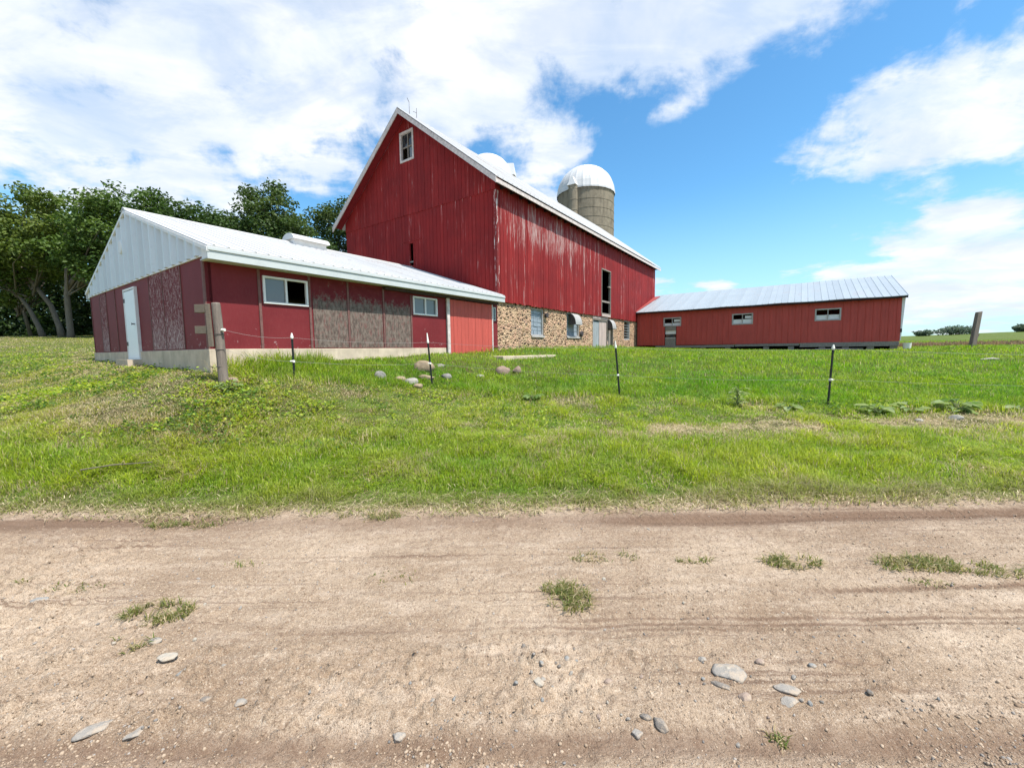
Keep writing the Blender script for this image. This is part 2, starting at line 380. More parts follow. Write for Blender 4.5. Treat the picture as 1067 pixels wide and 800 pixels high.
def fbm(x,y,s,seed=0,o=4):
    r=0;a=.5
    for k in range(o): r=r+a*vnoise(x,y,s,seed+k);s*=2.03;a*=.5
    return r/(1-.5**o)
def sstep(e0,e1,x):
    t=np.clip((x-e0)/(e1-e0),0,1);return t*t*(3-2*t)
def base(x,y):
    x=np.asarray(x,float);y=np.asarray(y,float);sh=x.shape;x=x.ravel();y=y.ravel()
    out=np.empty_like(x);n=len(_C)
    for i in range(0,len(x),60000):
        X=x[i:i+60000];Y=y[i:i+60000]
        d2=(X[:,None]-_C[None,:,0])**2+(Y[:,None]-_C[None,:,1])**2
        out[i:i+60000]=_phi(d2)@_S[:n]+_S[n]+_S[n+1]*X+_S[n+2]*Y
    return out.reshape(sh)
def edge(x):  # far edge of the road
    return 3.80+.12*(fbm(x,x*0+3,.55,5)-.5)*2+.34*(fbm(x,x*0+9,1.9,6,4)-.5)
def th(x,y):  # world z of the ground
    x=np.asarray(x,float);y=np.asarray(y,float)
    k=sstep(3.4,5.0,y)*1.0+sstep(-3,-6,y)
    z=base(x,y)*k-1.5*(1-k)+EYE
    g=sstep(3.6,4.4,y)
    near=np.exp(-((x/40)**2+(y/40)**2))
    z=z+g*near*(.10*(fbm(x,y,.8,11)-.5)+.05*(fbm(x,y,3.1,12,3)-.5))
    return z

# ------------------------------------------------------------------ the three farm buildings
ORI = (CX, CY, EYE); RZ = math.pi / 2 - TH
def place(a, b): x, y = loc(a, b); return (float(x), float(y), EYE)
def P_gable(A): return lambda u, z, d: (A - d, u, z)
def P_long(B): return lambda u, z, d: (u, B - d, z)

def two_pane_window(parent, pt, u0, u1, z0, z1, w=.045, left=('glass_pale'), right=('glass'), fm='white_trim', proud=.035, name='window'):
    f = frame(MB(), pt, u0, u1, z0, z1, w, -.03, proud)
    m = (u0 + u1) / 2; pbox(f, pt, m - .02, m + .02, z0 + w, z1 - w, -.03, proud - .006)
    fo = f.build(name, M[fm], parent, bevel=.004)
    for a, b, mt, dd in ((u0 + w, m - .02, left, -.012), (m + .02, u1 - w, right, -.028)):
        if mt: pbox(MB(), pt, a, b, z0 + w, z1 - w, dd - .006, dd).build('pane', M[mt], fo)
    return fo

# ---- low milking shed on the left
shed = empty('milking_shed', ORI, RZ, 'low red shed with white metal roof on a pale concrete foundation against the barn', 'shed')
SW, SL, SLOPE = 9.06, 9.09, .327
gp, lp = P_gable(0.0), P_long(0.0)
f = MB()
for q in ((0.0, SL - 2.75),): f.box(-.03, q[1], -.03, .22, -.62, .10)
f.box(-.03, .22, .22, SW - .22, -.62, .10); f.box(-.03, SL - .1, SW - .22, SW + .03, -.62, .10)
f.box(SL - 2.75, SL - .02, .02, .2, -.5, -.14)
f.build('foundation', M['concrete'], shed, bevel=.01)
roofz = lambda b: 1.97 + SLOPE * (min(b, SW - b) + .36)
# end wall (red panels under the white metal) with its door opening, long wall with two windows and the sliding door
dh = (4.27, 5.19, -.1, 1.66)
mb = MB(); strips(mb, gp, 0, SW, .10, lambda u: 1.845, -.10, 0, [dh]); mb.build('end_wall', M['panel_red'], shed)
w1, w2, sd = (1.0, 1.95, 1.04, 1.61), (5.04, 6.0, 1.06, 1.59), (6.42, 8.74, -.2, 1.66)
sw = (8.80, 8.98, 1.08, 1.56)
mb = MB(); strips(mb, lp, .004, SL, .103, lambda u: 1.84, -.10, 0, [w1, w2, sd, sw]); mb.build('front_wall', M['panel_red'], shed)
mb = MB(); mb.box(.004, SL, SW - .1, SW, .1, 1.84); mb.build('back_wall', M['panel_red'], shed)
for u0, u1 in ((7.23, 7.91), (2.38, 3.27), (1.27, 2.34)):
    tag(pbox(MB(), gp, u0, u1, .125, 1.835, -.01, .009).build('wall_panel', M['worn_pale'], shed), 'red wall panel peeling to pale wood')
for u0, u1, z1 in ((2.06, 2.93, 1.74), (3.0, 3.97, 1.66), (4.06, 4.93, 1.62)):
    tag(pbox(MB(), lp, u0, u1, .125, z1, -.01, .009).build('wall_panel', M['worn_brown'], shed), 'red wall panel worn to bare brown wood')
for u in (9.03, 7.93, 7.21, 6.25, 3.29, 2.36, 1.25): pbox(MB(), gp, u - .012, u + .012, .108, 1.84, -.01, .016).build('batten', M['batten'], shed)
pbox(MB(), gp, .0, .09, .108, 1.84, 0, .024).build('corner_board', M['batten'], shed)
for u, z1 in ((.93, 1.8), (1.99, 1.8), (2.96, 1.78), (4.015, 1.70), (4.965, 1.6)): pbox(MB(), lp, u - .025, u + .025, .108, z1, -.01, .022).build('batten', M['batten'], shed)
two_pane_window(shed, lp, *w1, left='glass_pale', right=None)
two_pane_window(shed, lp, *w2, left='glass_pale', right='glass_pale')
nw = frame(MB(), lp, *sw, .03, -.03, .02).build('narrow_window', M['grey_trim'], shed); pbox(MB(), lp, sw[0] + .03, sw[1] - .03, sw[2] + .03, sw[3] - .03, -.01, -.004).build('pane', M['glass_pale'], nw)
d = MB(); pbox(d, gp, 4.30, 5.16, -.09, 1.62, -.04, .055); do = d.build('door', M['white_door'], shed, bevel=.006)
frame(MB(), gp, 4.235, 5.225, -.10, 1.685, .05, -.05, .06).build('door_frame', M['white_trim'], shed)
k = MB(); k.tube([(-.05, 4.42, .78), (-.105, 4.42, .78), (-.115, 4.42, .78)], [.012, .014, .03], 10); k.build('handle', M['iron'], do)
for z in (.25, 1.35): pbox(MB(), gp, 5.12, 5.19, z, z + .1, .055, .067).build('hinge', M['iron'], do)
pbox(MB(), gp, 4.2, 5.26, -.30, -.10, .03, .3).build('doorstep', M['concrete'], shed)
# sliding door, track
mb = MB(); strips(mb, lp, 6.5, 8.68, -.12, lambda u: 1.63, .03, .055, width=.18, gap=.007, djit=.002)
sdo = mb.build('sliding_door', M['door_red'], shed)
pbox(MB(), lp, 6.38, 6.50, -.14, 1.66, .024, .075).build('door_trim', M['worn_trim'], sdo)
pbox(MB(), lp, 8.68, 8.74, -.10, 1.63, .024, .07).build('door_trim', M['worn_trim'], sdo)
pbox(MB(), lp, 4.0, 9.0, 1.655, 1.775, .0, .13).build('door_track', M['track'], shed)
# white metal gable above the end wall
mb = MB()
strips(mb, gp, -.0, SW, 1.835, lambda u: roofz(u) - .05, -.02, .012, apex=SW / 2)
for i in range(40):
    u = .2 + i * .42
    if u > SW - .1: break
    zt = roofz(u) - .07
    if zt > 1.9: mb.hexa([gp(u - .11, 1.84, .012), gp(u + .11, 1.84, .012), gp(u + .11, roofz(u + .11) - .06, .012), gp(u - .11, roofz(u - .11) - .06, .012)], [gp(u - .03, 1.84, .075), gp(u + .03, 1.84, .075), gp(u + .03, roofz(u + .03) - .06, .075), gp(u - .03, roofz(u - .03) - .06, .075)], (i * .37) % 1)
gm = mb.build('gable_siding', M['gable_metal'], shed)
k = MB(); k.lathe([(0, .05), (.15, .05), (.17, .03), (.17, 0)], 20); vo = k.build('gable_vent', M['white_trim'], gm, smooth=False); vo.location = (-.015, 5.1, 2.75); vo.rotation_euler = (0, -math.pi / 2, 0)
pbox(MB(), gp, -.0, SW, 1.815, 1.85, .0, .03).build('drip_edge', M['white_trim'], shed)
# roof, trims
ov = .36; zE = roofz(-ov); zR = roofz(SW / 2); a0, a1 = -.06, SL
mb = MB()
for sgn in (0, 1):
    e = -ov if sgn == 0 else SW + .2; ze = zE if sgn == 0 else roofz(-.2)
    c = ((a0, e, ze), (a1, e, ze), (a1, SW / 2, zR), (a0, SW / 2, zR))
    slab(mb, *c, .035, .3); ribs(mb, *c, .24, .022, .022)
mb.build('roof', M['roof_white'], shed)
mb = MB(); mb.hexa([(a0 - .01, SW / 2 - .16, zR - .05), (a1, SW / 2 - .16, zR - .05), (a1, SW / 2, zR + .012), (a0 - .01, SW / 2, zR + .012)], [(a0 - .01, SW / 2 - .16, zR - .02), (a1, SW / 2 - .16, zR - .02), (a1, SW / 2, zR + .05), (a0 - .01, SW / 2, zR + .05)])
mb.hexa([(a0 - .01, SW / 2, zR + .012), (a1, SW / 2, zR + .012), (a1, SW / 2 + .16, zR - .05), (a0 - .01, SW / 2 + .16, zR - .05)], [(a0 - .01, SW / 2, zR + .05), (a1, SW / 2, zR + .05), (a1, SW / 2 + .16, zR - .02), (a0 - .01, SW / 2 + .16, zR - .02)])
mb.build('ridge_cap', M['roof_white'], shed)
mb = MB(); mb.box(a0, a1, -ov + .0, -ov + .03, zE - .245, zE - .037); mb.box(a0, a1, -ov - .02, -ov - .002, zE - .09, zE - .037)
mb.build('fascia', M['grey_trim'], shed, bevel=.004)
mb = MB(); mb.box(a0, a1, -ov + .03, -.002, zE - .235, zE - .215); mb.build('soffit', M['grey_trim'], shed)
mb = MB(); mb.box(a0, a1, SW + .17, SW + .2, zE - .2, zE + .01); mb.build('fascia', M['grey_trim'], shed)
mb = MB()
for sgn in (0, 1):
    q = lambda b: b if sgn == 0 else SW - b
    o_ = ov if sgn == 0 else .2; P = [(-o_ - .01, roofz(-o_) - .115), (SW / 2 - .001, zR - .105), (SW / 2 - .001, zR - .037), (-o_ - .01, roofz(-o_) - .038)]
    mb.hexa([(a0 + .03, q(b), z) for b, z in P], [(a0 - .012, q(b), z) for b, z in P])
mb.build('gable_trim', M['white_trim'], shed)
for e0, e1 in ((-ov + .002, .0), (SW, SW + .168)):
    q = [(e0, zE - .24 if e0 < 0 else zE - .18), (e1, zE - .24 if e0 < 0 else zE - .18), (e1, roofz(e1) - .04), (e0, roofz(e0) - .04)]
    MB().hexa([(.012, b, z) for b, z in q], [(a0 + .032, b, z) for b, z in q]).build('eave_end', M['white_trim'], shed)
# rounded vent box on the ridge
def arch(a0_, a1_, r, zc, n=12):
    pr = [(SW / 2 + r * math.cos(t), zc + r * .55 * math.sin(t)) for t in [math.pi * i / n for i in range(n + 1)]]
    m = MB(); vs = [(a0_, b, z) for b, z in pr] + [(a1_, b, z) for b, z in pr]; k = n + 1
    m.add(vs, [(i, i + 1, k + i + 1, k + i) for i in range(n)] + [tuple(range(k))[::-1], tuple(range(k, 2 * k)), (0, k, 2 * k - 1, n)]); return m
cu = MB().box(3.97, 5.08, SW / 2 - .24, SW / 2 + .24, zR - .12, zR + .11).build('ridge_vent', M['white_trim'], shed)
arch(3.9, 5.15, .36, zR + .10).build('vent_hood', M['dome'], cu)

# ---- the big barn
A0 = 9.1
barn = empty('gable_barn', place(A0, 0), RZ, 'tall weathered red board barn on a fieldstone basement with a steep white roof', 'barn')
BW, BL, BS = 9.12, 19.94, .783; B0 = -.03
bz = lambda b: 6.05 + BS * (min(b - B0, BW + B0 - b) + .33)       # top of the roof above b
bm_ = B0 + BW / 2
gp, lp = P_gable(0.0), P_long(B0)
att, slit, loft = (4.12, 4.96, 7.92, 9.14), (4.37, 4.61, 3.65, 4.58), (9.65, 10.92, 2.0, 4.43)
mb = MB()
strips(mb, gp, B0, BW + B0, 1.8, lambda u: 5.80, -.06, 0, [slit]); strips(mb, gp, B0, BW + B0, 1.8, lambda u: 5.80, -.001, .022, [slit], width=.185, gap=.012, jit=.15, djit=.005)
strips(mb, gp, B0, BW + B0, 5.79, lambda u: bz(u) - .1, -.06, .02, [att], apex=bm_); strips(mb, gp, B0, BW + B0, 5.77, lambda u: bz(u) - .1, .019, .046, [att], width=.2, gap=.012, jit=.15, djit=.005, apex=bm_, zj=.012)
mb.build('gable_wall', M['barn_red'], barn)
mb = MB(); top = lambda u: bz(B0) - .1
strips(mb, lp, .06, BL, 1.82, top, -.06, 0, [loft]); strips(mb, lp, .0, BL, 1.80, top, -.001, .024, [loft], width=.19, gap=.013, jit=.2, djit=.006, zj=.018)
mb.build('long_wall', M['barn_red'], barn)
mb = MB(); mb.box(.06, BL - .06, BW + B0 - .06, BW + B0, 1.8, 6.2); mb.build('back_wall', M['barn_red'], barn)
mb = MB(); strips(mb, lambda u, z, d: (BL + d, u, z), B0 + .001, BW + B0, 1.8, lambda u: bz(u) - .1, -.06, .02, apex=bm_); mb.build('far_gable_wall', M['barn_red'], barn)
MB().box(.2, BL - .2, .2, BW - .3, 1.70, 1.78).build('loft_floor', M['soffit'], barn)
# stone basement with its openings
sp = P_long(B0 + .05)
W1, W2, D1, D2, W4 = (2.35, 3.40, .60, 1.74), (5.55, 6.95, .62, 1.77), (8.56, 10.66, -.3, 1.66), (10.74, 11.62, -.3, 1.66), (13.45, 14.55, .55, 1.78)
mb = MB(); strips(mb, sp, .02, BL - .02, -.7, lambda u: 1.80, -.35, 0, [W1, W2, D1, D2, W4]); 
strips(mb, lambda u, z, d: (.03 - d, u, z), .4, BW - .1, -.7, lambda u: 1.80, -.35, 0)
strips(mb, lambda u, z, d: (BL - .03 + d, u, z), .4, BW - .1, -.7, lambda u: 1.80, -.35, 0)
mb.box(.4, BL - .4, BW - .5, BW - .1, -.7, 1.8)
mb.build('stone_wall', M['stone'], barn)
def blocks(u0, u1, z0, z1, n, m_, rec=-.12):
    w = MB(); pbox(w, sp, u0, u1, z0 - .07, z0, -.2, .05); fo = frame(w, sp, u0, u1, z0, z1, .05, -.2, -.04).build('stone_window', M['frame_grey'], barn)
    p = MB(); h = (z1 - z0 - .1) / n; c = (u1 - u0 - .1) / m_
    for i in range(n):
        for j in range(m_): pbox(p, sp, u0 + .05 + j * c + .008, u0 + .05 + (j + 1) * c - .008, z0 + .05 + i * h + .01, z0 + .05 + (i + 1) * h - .01, rec - .03, rec + random.uniform(-.012, .012))
    pbox(p, sp, u0 + .05, u1 - .05, z0 + .05, z1 - .05, rec - .05, rec - .028)
    p.build('glass_block_panel', M['block_glass'], fo); return fo
blocks(*W1, 6, 3); blocks(*W2, 5, 3)
wv = frame(MB(), sp, *W4, .06, -.2, -.02).build('stone_window', M['frame_grey'], barn)
v_ = MB()
for i in range(6): z = W4[2] + .1 + i * .17; v_.hexa([sp(W4[0] + .06, z, -.16), sp(W4[1] - .06, z, -.16), sp(W4[1] - .06, z + .02, -.16), sp(W4[0] + .06, z + .02, -.16)], [sp(W4[0] + .06, z - .02, -.05), sp(W4[1] - .06, z - .02, -.05), sp(W4[1] - .06, z, -.05), sp(W4[0] + .06, z, -.05)])
v_.build('louvre_panel', M['grey_door'], wv)
# basement doors
fo = frame(MB(), sp, *D1, .08, -.15, .01).build('door_frame', M['grey_wood'], barn)
mb = MB(); strips(mb, sp, D1[0] + .08, 9.55, -.2, lambda u: 1.52, -.1, -.05, width=.3, gap=.012, djit=.006); tag(mb.build('basement_door', M['grey_door'], barn), 'blue grey plank door')
mb = MB(); strips(mb, sp, 9.56, D1[1] - .08, -.2, lambda u: 1.57, -.1, -.035, width=.4, gap=.01, djit=.006); tag(mb.build('basement_door', M['pale_plank'], barn), 'pale plank door beside the blue grey one')
mb = MB(); pbox(mb, sp, D1[0], D1[1], 1.66, 1.80, -.1, .03); mb.build('door_lintel', M['pale_plank'], barn)
mb = MB(); strips(mb, sp, D2[0] + .12, D2[1] - .1, -.2, lambda u: 1.1, -.2, -.14, width=.25, gap=.012); tag(mb.build('basement_door', M['grey_wood'], barn), 'grey half door under the awning')
frame(MB(), sp, D2[0], D2[1], -.3, 1.66, .07, -.2, .0).build('door_frame', M['grey_wood'], barn)
# hooded metal awnings
def awning(u0, u1, zt, drop, out):
    m = MB(); n = 10; th = .02
    def pr(k): return [(out * math.sin(t) * k, zt - drop + drop * math.cos(t) * k) for t in [math.pi / 2 * i / n for i in range(n + 1)]]
    o_, i_ = pr(1), pr(.94)
    for i in range(n):
        m.hexa([sp(u0, i_[i][1], i_[i][0]), sp(u1, i_[i][1], i_[i][0]), sp(u1, i_[i + 1][1], i_[i + 1][0]), sp(u0, i_[i + 1][1], i_[i + 1][0])], [sp(u0, o_[i][1], o_[i][0]), sp(u1, o_[i][1], o_[i][0]), sp(u1, o_[i + 1][1], o_[i + 1][0]), sp(u0, o_[i + 1][1], o_[i + 1][0])], .5)
    o = m.build('awning', M['awning'], barn)
    for u in (u0, u1 - .02):
        s_ = MB(); k = n + 1; q = o_ + [(0.001, zt - drop)]
        s_.add([sp(u, z, d) for d, z in q] + [sp(u + .02, z, d) for d, z in q], [tuple(range(len(q))), tuple(range(len(q), 2 * len(q)))[::-1]] + [(i, (i + 1) % len(q), len(q) + (i + 1) % len(q), len(q) + i) for i in range(len(q))]); s_.build('awning_shade_side', M['iron'], o)  # dark end sheets stand in for the shade inside the open hood
awning(5.85, 6.6, 1.74, .55, .34); awning(10.65, 11.25, 1.70, .55, .34)
MB().tube([sp(7.12, .78, .02), sp(7.12, .78, .1)], [.16, .13], 12).build('wall_lamp', M['iron'], barn)
MB().tube([sp(3.52, 1.5, .0), sp(3.52, 1.5, .12)], [.09, .11], 12).build('wall_lamp', M['iron'], barn)
# attic window, slit, loft opening
fo = frame(MB(), gp, *att, .085, -.03, .075).build('attic_window', M['worn_trim'], barn, bevel=.005)
in_ = (att[0] + .085, att[1] - .085, att[2] + .085, att[3] - .085)
sb = MB(); pbox(sb, gp, in_[0], in_[1], (in_[2] + in_[3]) / 2 - .02, (in_[2] + in_[3]) / 2 + .02, -.05, .0); pbox(sb, gp, (in_[0] + in_[1]) / 2 - .018, (in_[0] + in_[1]) / 2 + .018, in_[2], in_[3], -.055, -.004); sb.build('sash', M['grey_wood'], fo)
pbox(MB(), gp, in_[0], in_[0] + .26, in_[2], (in_[2] + in_[3]) / 2, -.047, -.042).build('pane', M['glass_pale'], fo)
pbox(MB(), gp, in_[0], in_[1], (in_[2] + in_[3]) / 2 + .02, in_[3], -.047, -.042).build('pane', M['glass'], fo)
pbox(MB(), gp, 3.86, 5.12, 4.66, 4.70, .02, .04).build('hatch_rail', M['barn_red'], barn)
pbox(MB(), gp, 4.33, 4.37, 3.62, 4.6, .02, .036).build('hatch_trim', M['barn_red'], barn); pbox(MB(), gp, 4.37, 4.61, 3.78, 3.84, -.03, .02).build('hatch_bar', M['grey_wood'], barn)
fo = frame(MB(), lp, loft[0] - .05, loft[1] + .05, loft[2] - .05, loft[3] + .03, .06, -.08, .04).build('loft_door_frame', M['grey_wood'], barn)
pbox(MB(), lp, loft[0], loft[1], 2.62, 2.72, -.06, .0).build('loft_rail', M['grey_wood'], fo)
pbox(MB(), lp, loft[0] + .9, loft[1] + .02, 3.5, 3.57, -.02, .06).build('loft_latch', M['grey_wood'], fo)
pbox(MB(), lp, loft[0] - .02, loft[1] + .02, 1.82, 1.95, .02, .05).build('loft_sill', M['pale_plank'], barn)
MB().box(loft[0] - .6, loft[1] + 1.2, B0 + 1.4, B0 + 1.5, 1.78, 5.4).build('loft_shade_sheet', M['black'], barn)  # added black sheet, painted shade behind the loft opening
# corner board and eaves
mb = MB(); mb.box(-.034, .0, B0 - .028, B0 + .10, 1.86, 5.76); mb.build('corner_board', M['corner_peel'], barn)
mb.v = []; mb.f = []; mb.c = []; mb.box(.0, .085, B0 - .034, B0 - .022, 1.86, 5.74); mb.build('corner_board', M['corner_peel'], barn)
g0, g1 = -.5, BL + .38; eo = .36; zE, zR = bz(B0 - eo), bz(bm_)
mb = MB()
for sgn in (0, 1):
    e = B0 - eo if sgn == 0 else B0 + BW + eo
    c = ((g0, e, zE), (g1, e, zE), (g1, bm_, zR), (g0, bm_, zR)); slab(mb, *c, .03, .3); ribs(mb, *c, .3, .022, .02)
mb.build('roof', M['roof_white'], barn)
mb = MB()
for sgn in (0, 1):
    q = lambda b: b if sgn == 0 else 2 * bm_ - b
    mb.hexa([(g0 + .03, q(B0 - eo + .05), zE - .05), (-.047, q(B0 - eo + .05), zE - .05), (-.047, bm_, zR - .09), (g0 + .03, bm_, zR - .09)], [(g0 + .03, q(B0 - eo + .05), zE + .0), (-.047, q(B0 - eo + .05), zE + .0), (-.047, bm_, zR - .04), (g0 + .03, bm_, zR - .04)])
mb.build('gable_soffit', M['soffit_red'], barn)
mb = MB()
for sgn in (0, 1):
    q = lambda b: b if sgn == 0 else 2 * bm_ - b
    for x in (g0,):
        P = [(B0 - eo - .01, zE - .26), (bm_ - (.001 if sgn else -.001), zR - .245), (bm_ - (.001 if sgn else -.001), zR - .05), (B0 - eo - .01, zE - .06)]
        mb.hexa([(x + .03, q(b), z) for b, z in P], [(x - .004, q(b), z) for b, z in P])
mb.build('bargeboard', M['worn_trim'], barn)
mb = MB(); mb.box(g0 + .03, g1, B0 - eo + .02, B0 - eo + .05, zE - .21, zE - .075); mb.build('fascia', M['worn_trim'], barn)
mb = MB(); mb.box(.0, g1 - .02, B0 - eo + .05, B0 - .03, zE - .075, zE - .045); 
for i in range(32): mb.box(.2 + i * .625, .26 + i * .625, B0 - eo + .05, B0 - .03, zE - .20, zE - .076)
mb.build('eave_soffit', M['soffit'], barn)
mb = MB(); mb.tube([(.15, bm_, zR), (.15, bm_, zR + .5)], [.012, .006], 6); mb.tube([(.55, bm_, zR), (.55, bm_, zR + .42)], [.012, .008], 6); mb.tube([(.15, bm_, zR + .47), (.05, bm_ - .0, zR + .6)], [.01, .01], 6); mb.tube([(.35, bm_, zR + .2), (.55, bm_, zR + .22)], [.008, .008], 6); mb.build('lightning_rod', M['iron'], barn)

# ---- low wing on the right
F = 24.94
wing = empty('poultry_shed', place(F, 0), RZ, 'long low red metal shed with a galvanised roof at the far end of the barn', 'shed')
RWID = 13.3; b1, b0_ = -RWID, -.06
gp = P_gable(0.0)
wz = lambda a: 2.42 + .322 * (a + .35)
R1, R2, R3 = (-2.90, -1.80, 1.40, 1.97), (-6.90, -5.80, 1.33, 1.98), (-10.95, -9.82, 1.35, 2.0); RD = (-2.62, -1.88, .10, 1.40)
mb = MB(); top = lambda u: 2.50
strips(mb, gp, b1, b0_, .19, top, -.06, 0, [R1, R2, R3, RD]); strips(mb, gp, b1, b0_, .175, top, -.001, .012, [R1, R2, R3, RD], width=.3, gap=.008, djit=.002)
for i in range(44):
    u = b1 + .15 + i * .3
    if any(H[0] - .05 < u < H[1] + .05 for H in (R1, R2, R3, RD)) or u > b0_ - .05: continue
    mb.hexa([gp(u - .03, .18, .013), gp(u + .03, .18, .013), gp(u + .03, 2.5, .013), gp(u - .03, 2.5, .013)], [gp(u - .014, .18, .034), gp(u + .014, .18, .034), gp(u + .014, 2.5, .034), gp(u - .014, 2.5, .034)])
mb.build('front_wall', M['red_metal'], wing)
mb = MB(); apx = 4.7
strips(mb, lambda u, z, d: (u, b1 - d, z), .06, 2 * apx, .19, lambda u: min(wz(u), wz(2 * apx - u)) - .06, -.06, 0, apex=apx)
strips(mb, lambda u, z, d: (u, b0_ + d, z), .06, 2 * apx, .19, lambda u: min(wz(u), wz(2 * apx - u)) - .06, -.06, 0, apex=apx)
mb.box(2 * apx - .06, 2 * apx, b1, b0_, .19, 2.5); mb.build('side_wall', M['red_metal'], wing)
mb = MB(); pbox(mb, gp, -1.16, -1.06, .17, 2.5, .0, .06); mb.build('corner_post', M['red_metal'], wing)
mb = MB()
mb.hexa([(-.02, b1 - .002, .22), (-.02, b1 - .035, .22), (-.02, b1 - .13, 2.46), (-.02, b1 - .002, 2.46)], [(.16, b1 - .002, .22), (.16, b1 - .035, .22), (.16, b1 - .13, 2.46), (.16, b1 - .002, 2.46)]); mb.build('corner_trim', M['white_trim'], wing)
MB().box(-.05, .02, b1 - .06, b1 - .001, .62, .80).build('latch', M['iron'], wing)
for i, q in enumerate((R1, R2, R3)):
    fo = two_pane_window(wing, gp, *q, w=.07, left=None, right=None, fm='frame_grey', proud=.04)
    pbox(MB(), gp, q[0] + .07, q[1] - .07, q[2] + .07, q[2] + .07 + (.24 if i else .14), -.05, -.03).build('lower_sash', M['white_trim'], fo)
    if i == 0: pbox(MB(), gp, q[0] + .07, q[0] + .45, q[2] + .28, q[2] + .44, -.05, -.03).build('lower_sash', M['white_trim'], fo)
    if i == 1: pbox(MB(), gp, q[0] + .07, q[0] + .42, q[2] + .36, q[2] + .5, -.05, -.03).build('lower_sash', M['white_trim'], fo)
dm = MB(); strips(dm, gp, RD[0] + .04, RD[1] - .04, -.02, lambda u: .62, -.05, .015, width=.35, gap=.01); do = dm.build('door', M['grey_wood'], wing); pbox(MB(), gp, RD[0] + .04, RD[1] - .04, 1.14, 1.39, -.05, .015).build('door_rail', M['grey_wood'], do)
pbox(MB(), gp, RD[0] + .08, RD[1] - .08, .63, 1.13, -.08, -.06).build('pane', M['glass'], do); pbox(MB(), gp, RD[0] + .04, RD[1] - .04, .62, .68, -.04, .02).build('door_rail', M['frame_grey'], do)
pbox(MB(), gp, RD[0] + .04, RD[1] - .04, .9, 1.13, -.06, -.045).build('door_board', M['white_trim'], do)
# sill beams on low piers
mb = MB()
for u0, u1, z0, z1 in ((b1 + .02, -9.2, -.06, .17), (-9.16, -6.0, .02, .16), (-5.95, -1.3, .0, .14)): pbox(mb, gp, u0, u1, z0, z1, -.18, .03)
mb.build('sill_beam', M['grey_wood'], wing, bevel=.01)
for u in (-13.1, -12.2, -11.2, -10.2, -8.8, -7.6, -5.6, -4.2, -2.8): pbox(MB(), gp, u - .14, u + .14, -.6, -.061 if u < -9.2 else -.005, -.25, -.02).build('pier', M['grey_wood'], wing)
mb = MB(); pbox(mb, gp, b1 + .1, b0_, -.5, .12, -.5, -.4); mb.build('crawl_shade_sheet', M['black'], wing)  # black sheet behind the piers, shade of the crawl gap as colour
for u0, u1, z in ((-11.9, -9.9, -.20), (-5.2, -3.6, -.14)): pbox(MB(), gp, u0, u1, z, z + .05, .02, .22).build('loose_plank', M['grey_wood'], wing)
# roof in separate sheets with a slightly sagging eave
mb = MB(); n = 44; bw = (b1 - .16); span = b0_ + .02 - bw
for i in range(n):
    u0, u1 = bw + span * i / n, bw + span * (i + 1) / n
    sag = lambda u: -.035 * math.exp(-((u + 2.6) / 1.0) ** 2) + .012 * math.sin(u * 2.1) - .02 * math.exp(-((u + 4.6) / .5) ** 2)
    E0, E1 = (-.36, u0 + .001, wz(-.36) + sag(u0)), (-.36, u1 - .001, wz(-.36) + sag(u1)); T1, T0 = (apx, u1 - .001, wz(apx)), (apx, u0 + .001, wz(apx))
    slab(mb, E0, E1, T1, T0, .03, (i * .618) % 1 * .8)
    mb.hexa([(-.37, u0 - .018, E0[2]), (-.37, u0 + .018, E0[2]), (apx, u0 + .018, T0[2]), (apx, u0 - .018, T0[2])], [(-.37, u0 - .008, E0[2] + .018), (-.37, u0 + .008, E0[2] + .018), (apx, u0 + .008, T0[2] + .018), (apx, u0 - .008, T0[2] + .018)], .5)
slab(mb, (2 * apx + .36, b0_, wz(-.36)), (2 * apx + .36, bw, wz(-.36)), (apx, bw, wz(apx)), (apx, b0_, wz(apx)), .03)
mb.build('roof', M['roof_galv'], wing)
mb = MB(); e = .4
mb.hexa([(-.372, b0_ - .04, wz(-.36) + .012), (-.372, b0_ + .03, wz(-.36) + .012), (4.05, b0_ + .03, wz(4.05) + .012), (4.05, b0_ - e, wz(4.05) + .012)], [(-.372, b0_ - .04, wz(-.36) + .05), (-.372, b0_ + .03, wz(-.36) + .05), (4.05, b0_ + .03, wz(4.05) + .05), (4.05, b0_ - e, wz(4.05) + .05)])
mb.build('flashing', M['red_flash'], wing)
mb = MB(); mb.box(-.33, -.3, bw, b0_, wz(-.36) - .12, wz(-.36) - .045); mb.build('fascia', M['soffit'], wing)
mb = MB(); mb.hexa([(-.36, bw, wz(-.36) - .13), (apx, bw, wz(apx) - .13), (apx, bw + .03, wz(apx) - .13), (-.36, bw + .03, wz(-.36) - .13)], [(-.36, bw, wz(-.36) - .032), (apx, bw, wz(apx) - .032), (apx, bw + .03, wz(apx) - .032), (-.36, bw + .03, wz(-.36) - .032)]); mb.build('bargeboard', M['soffit'], wing)

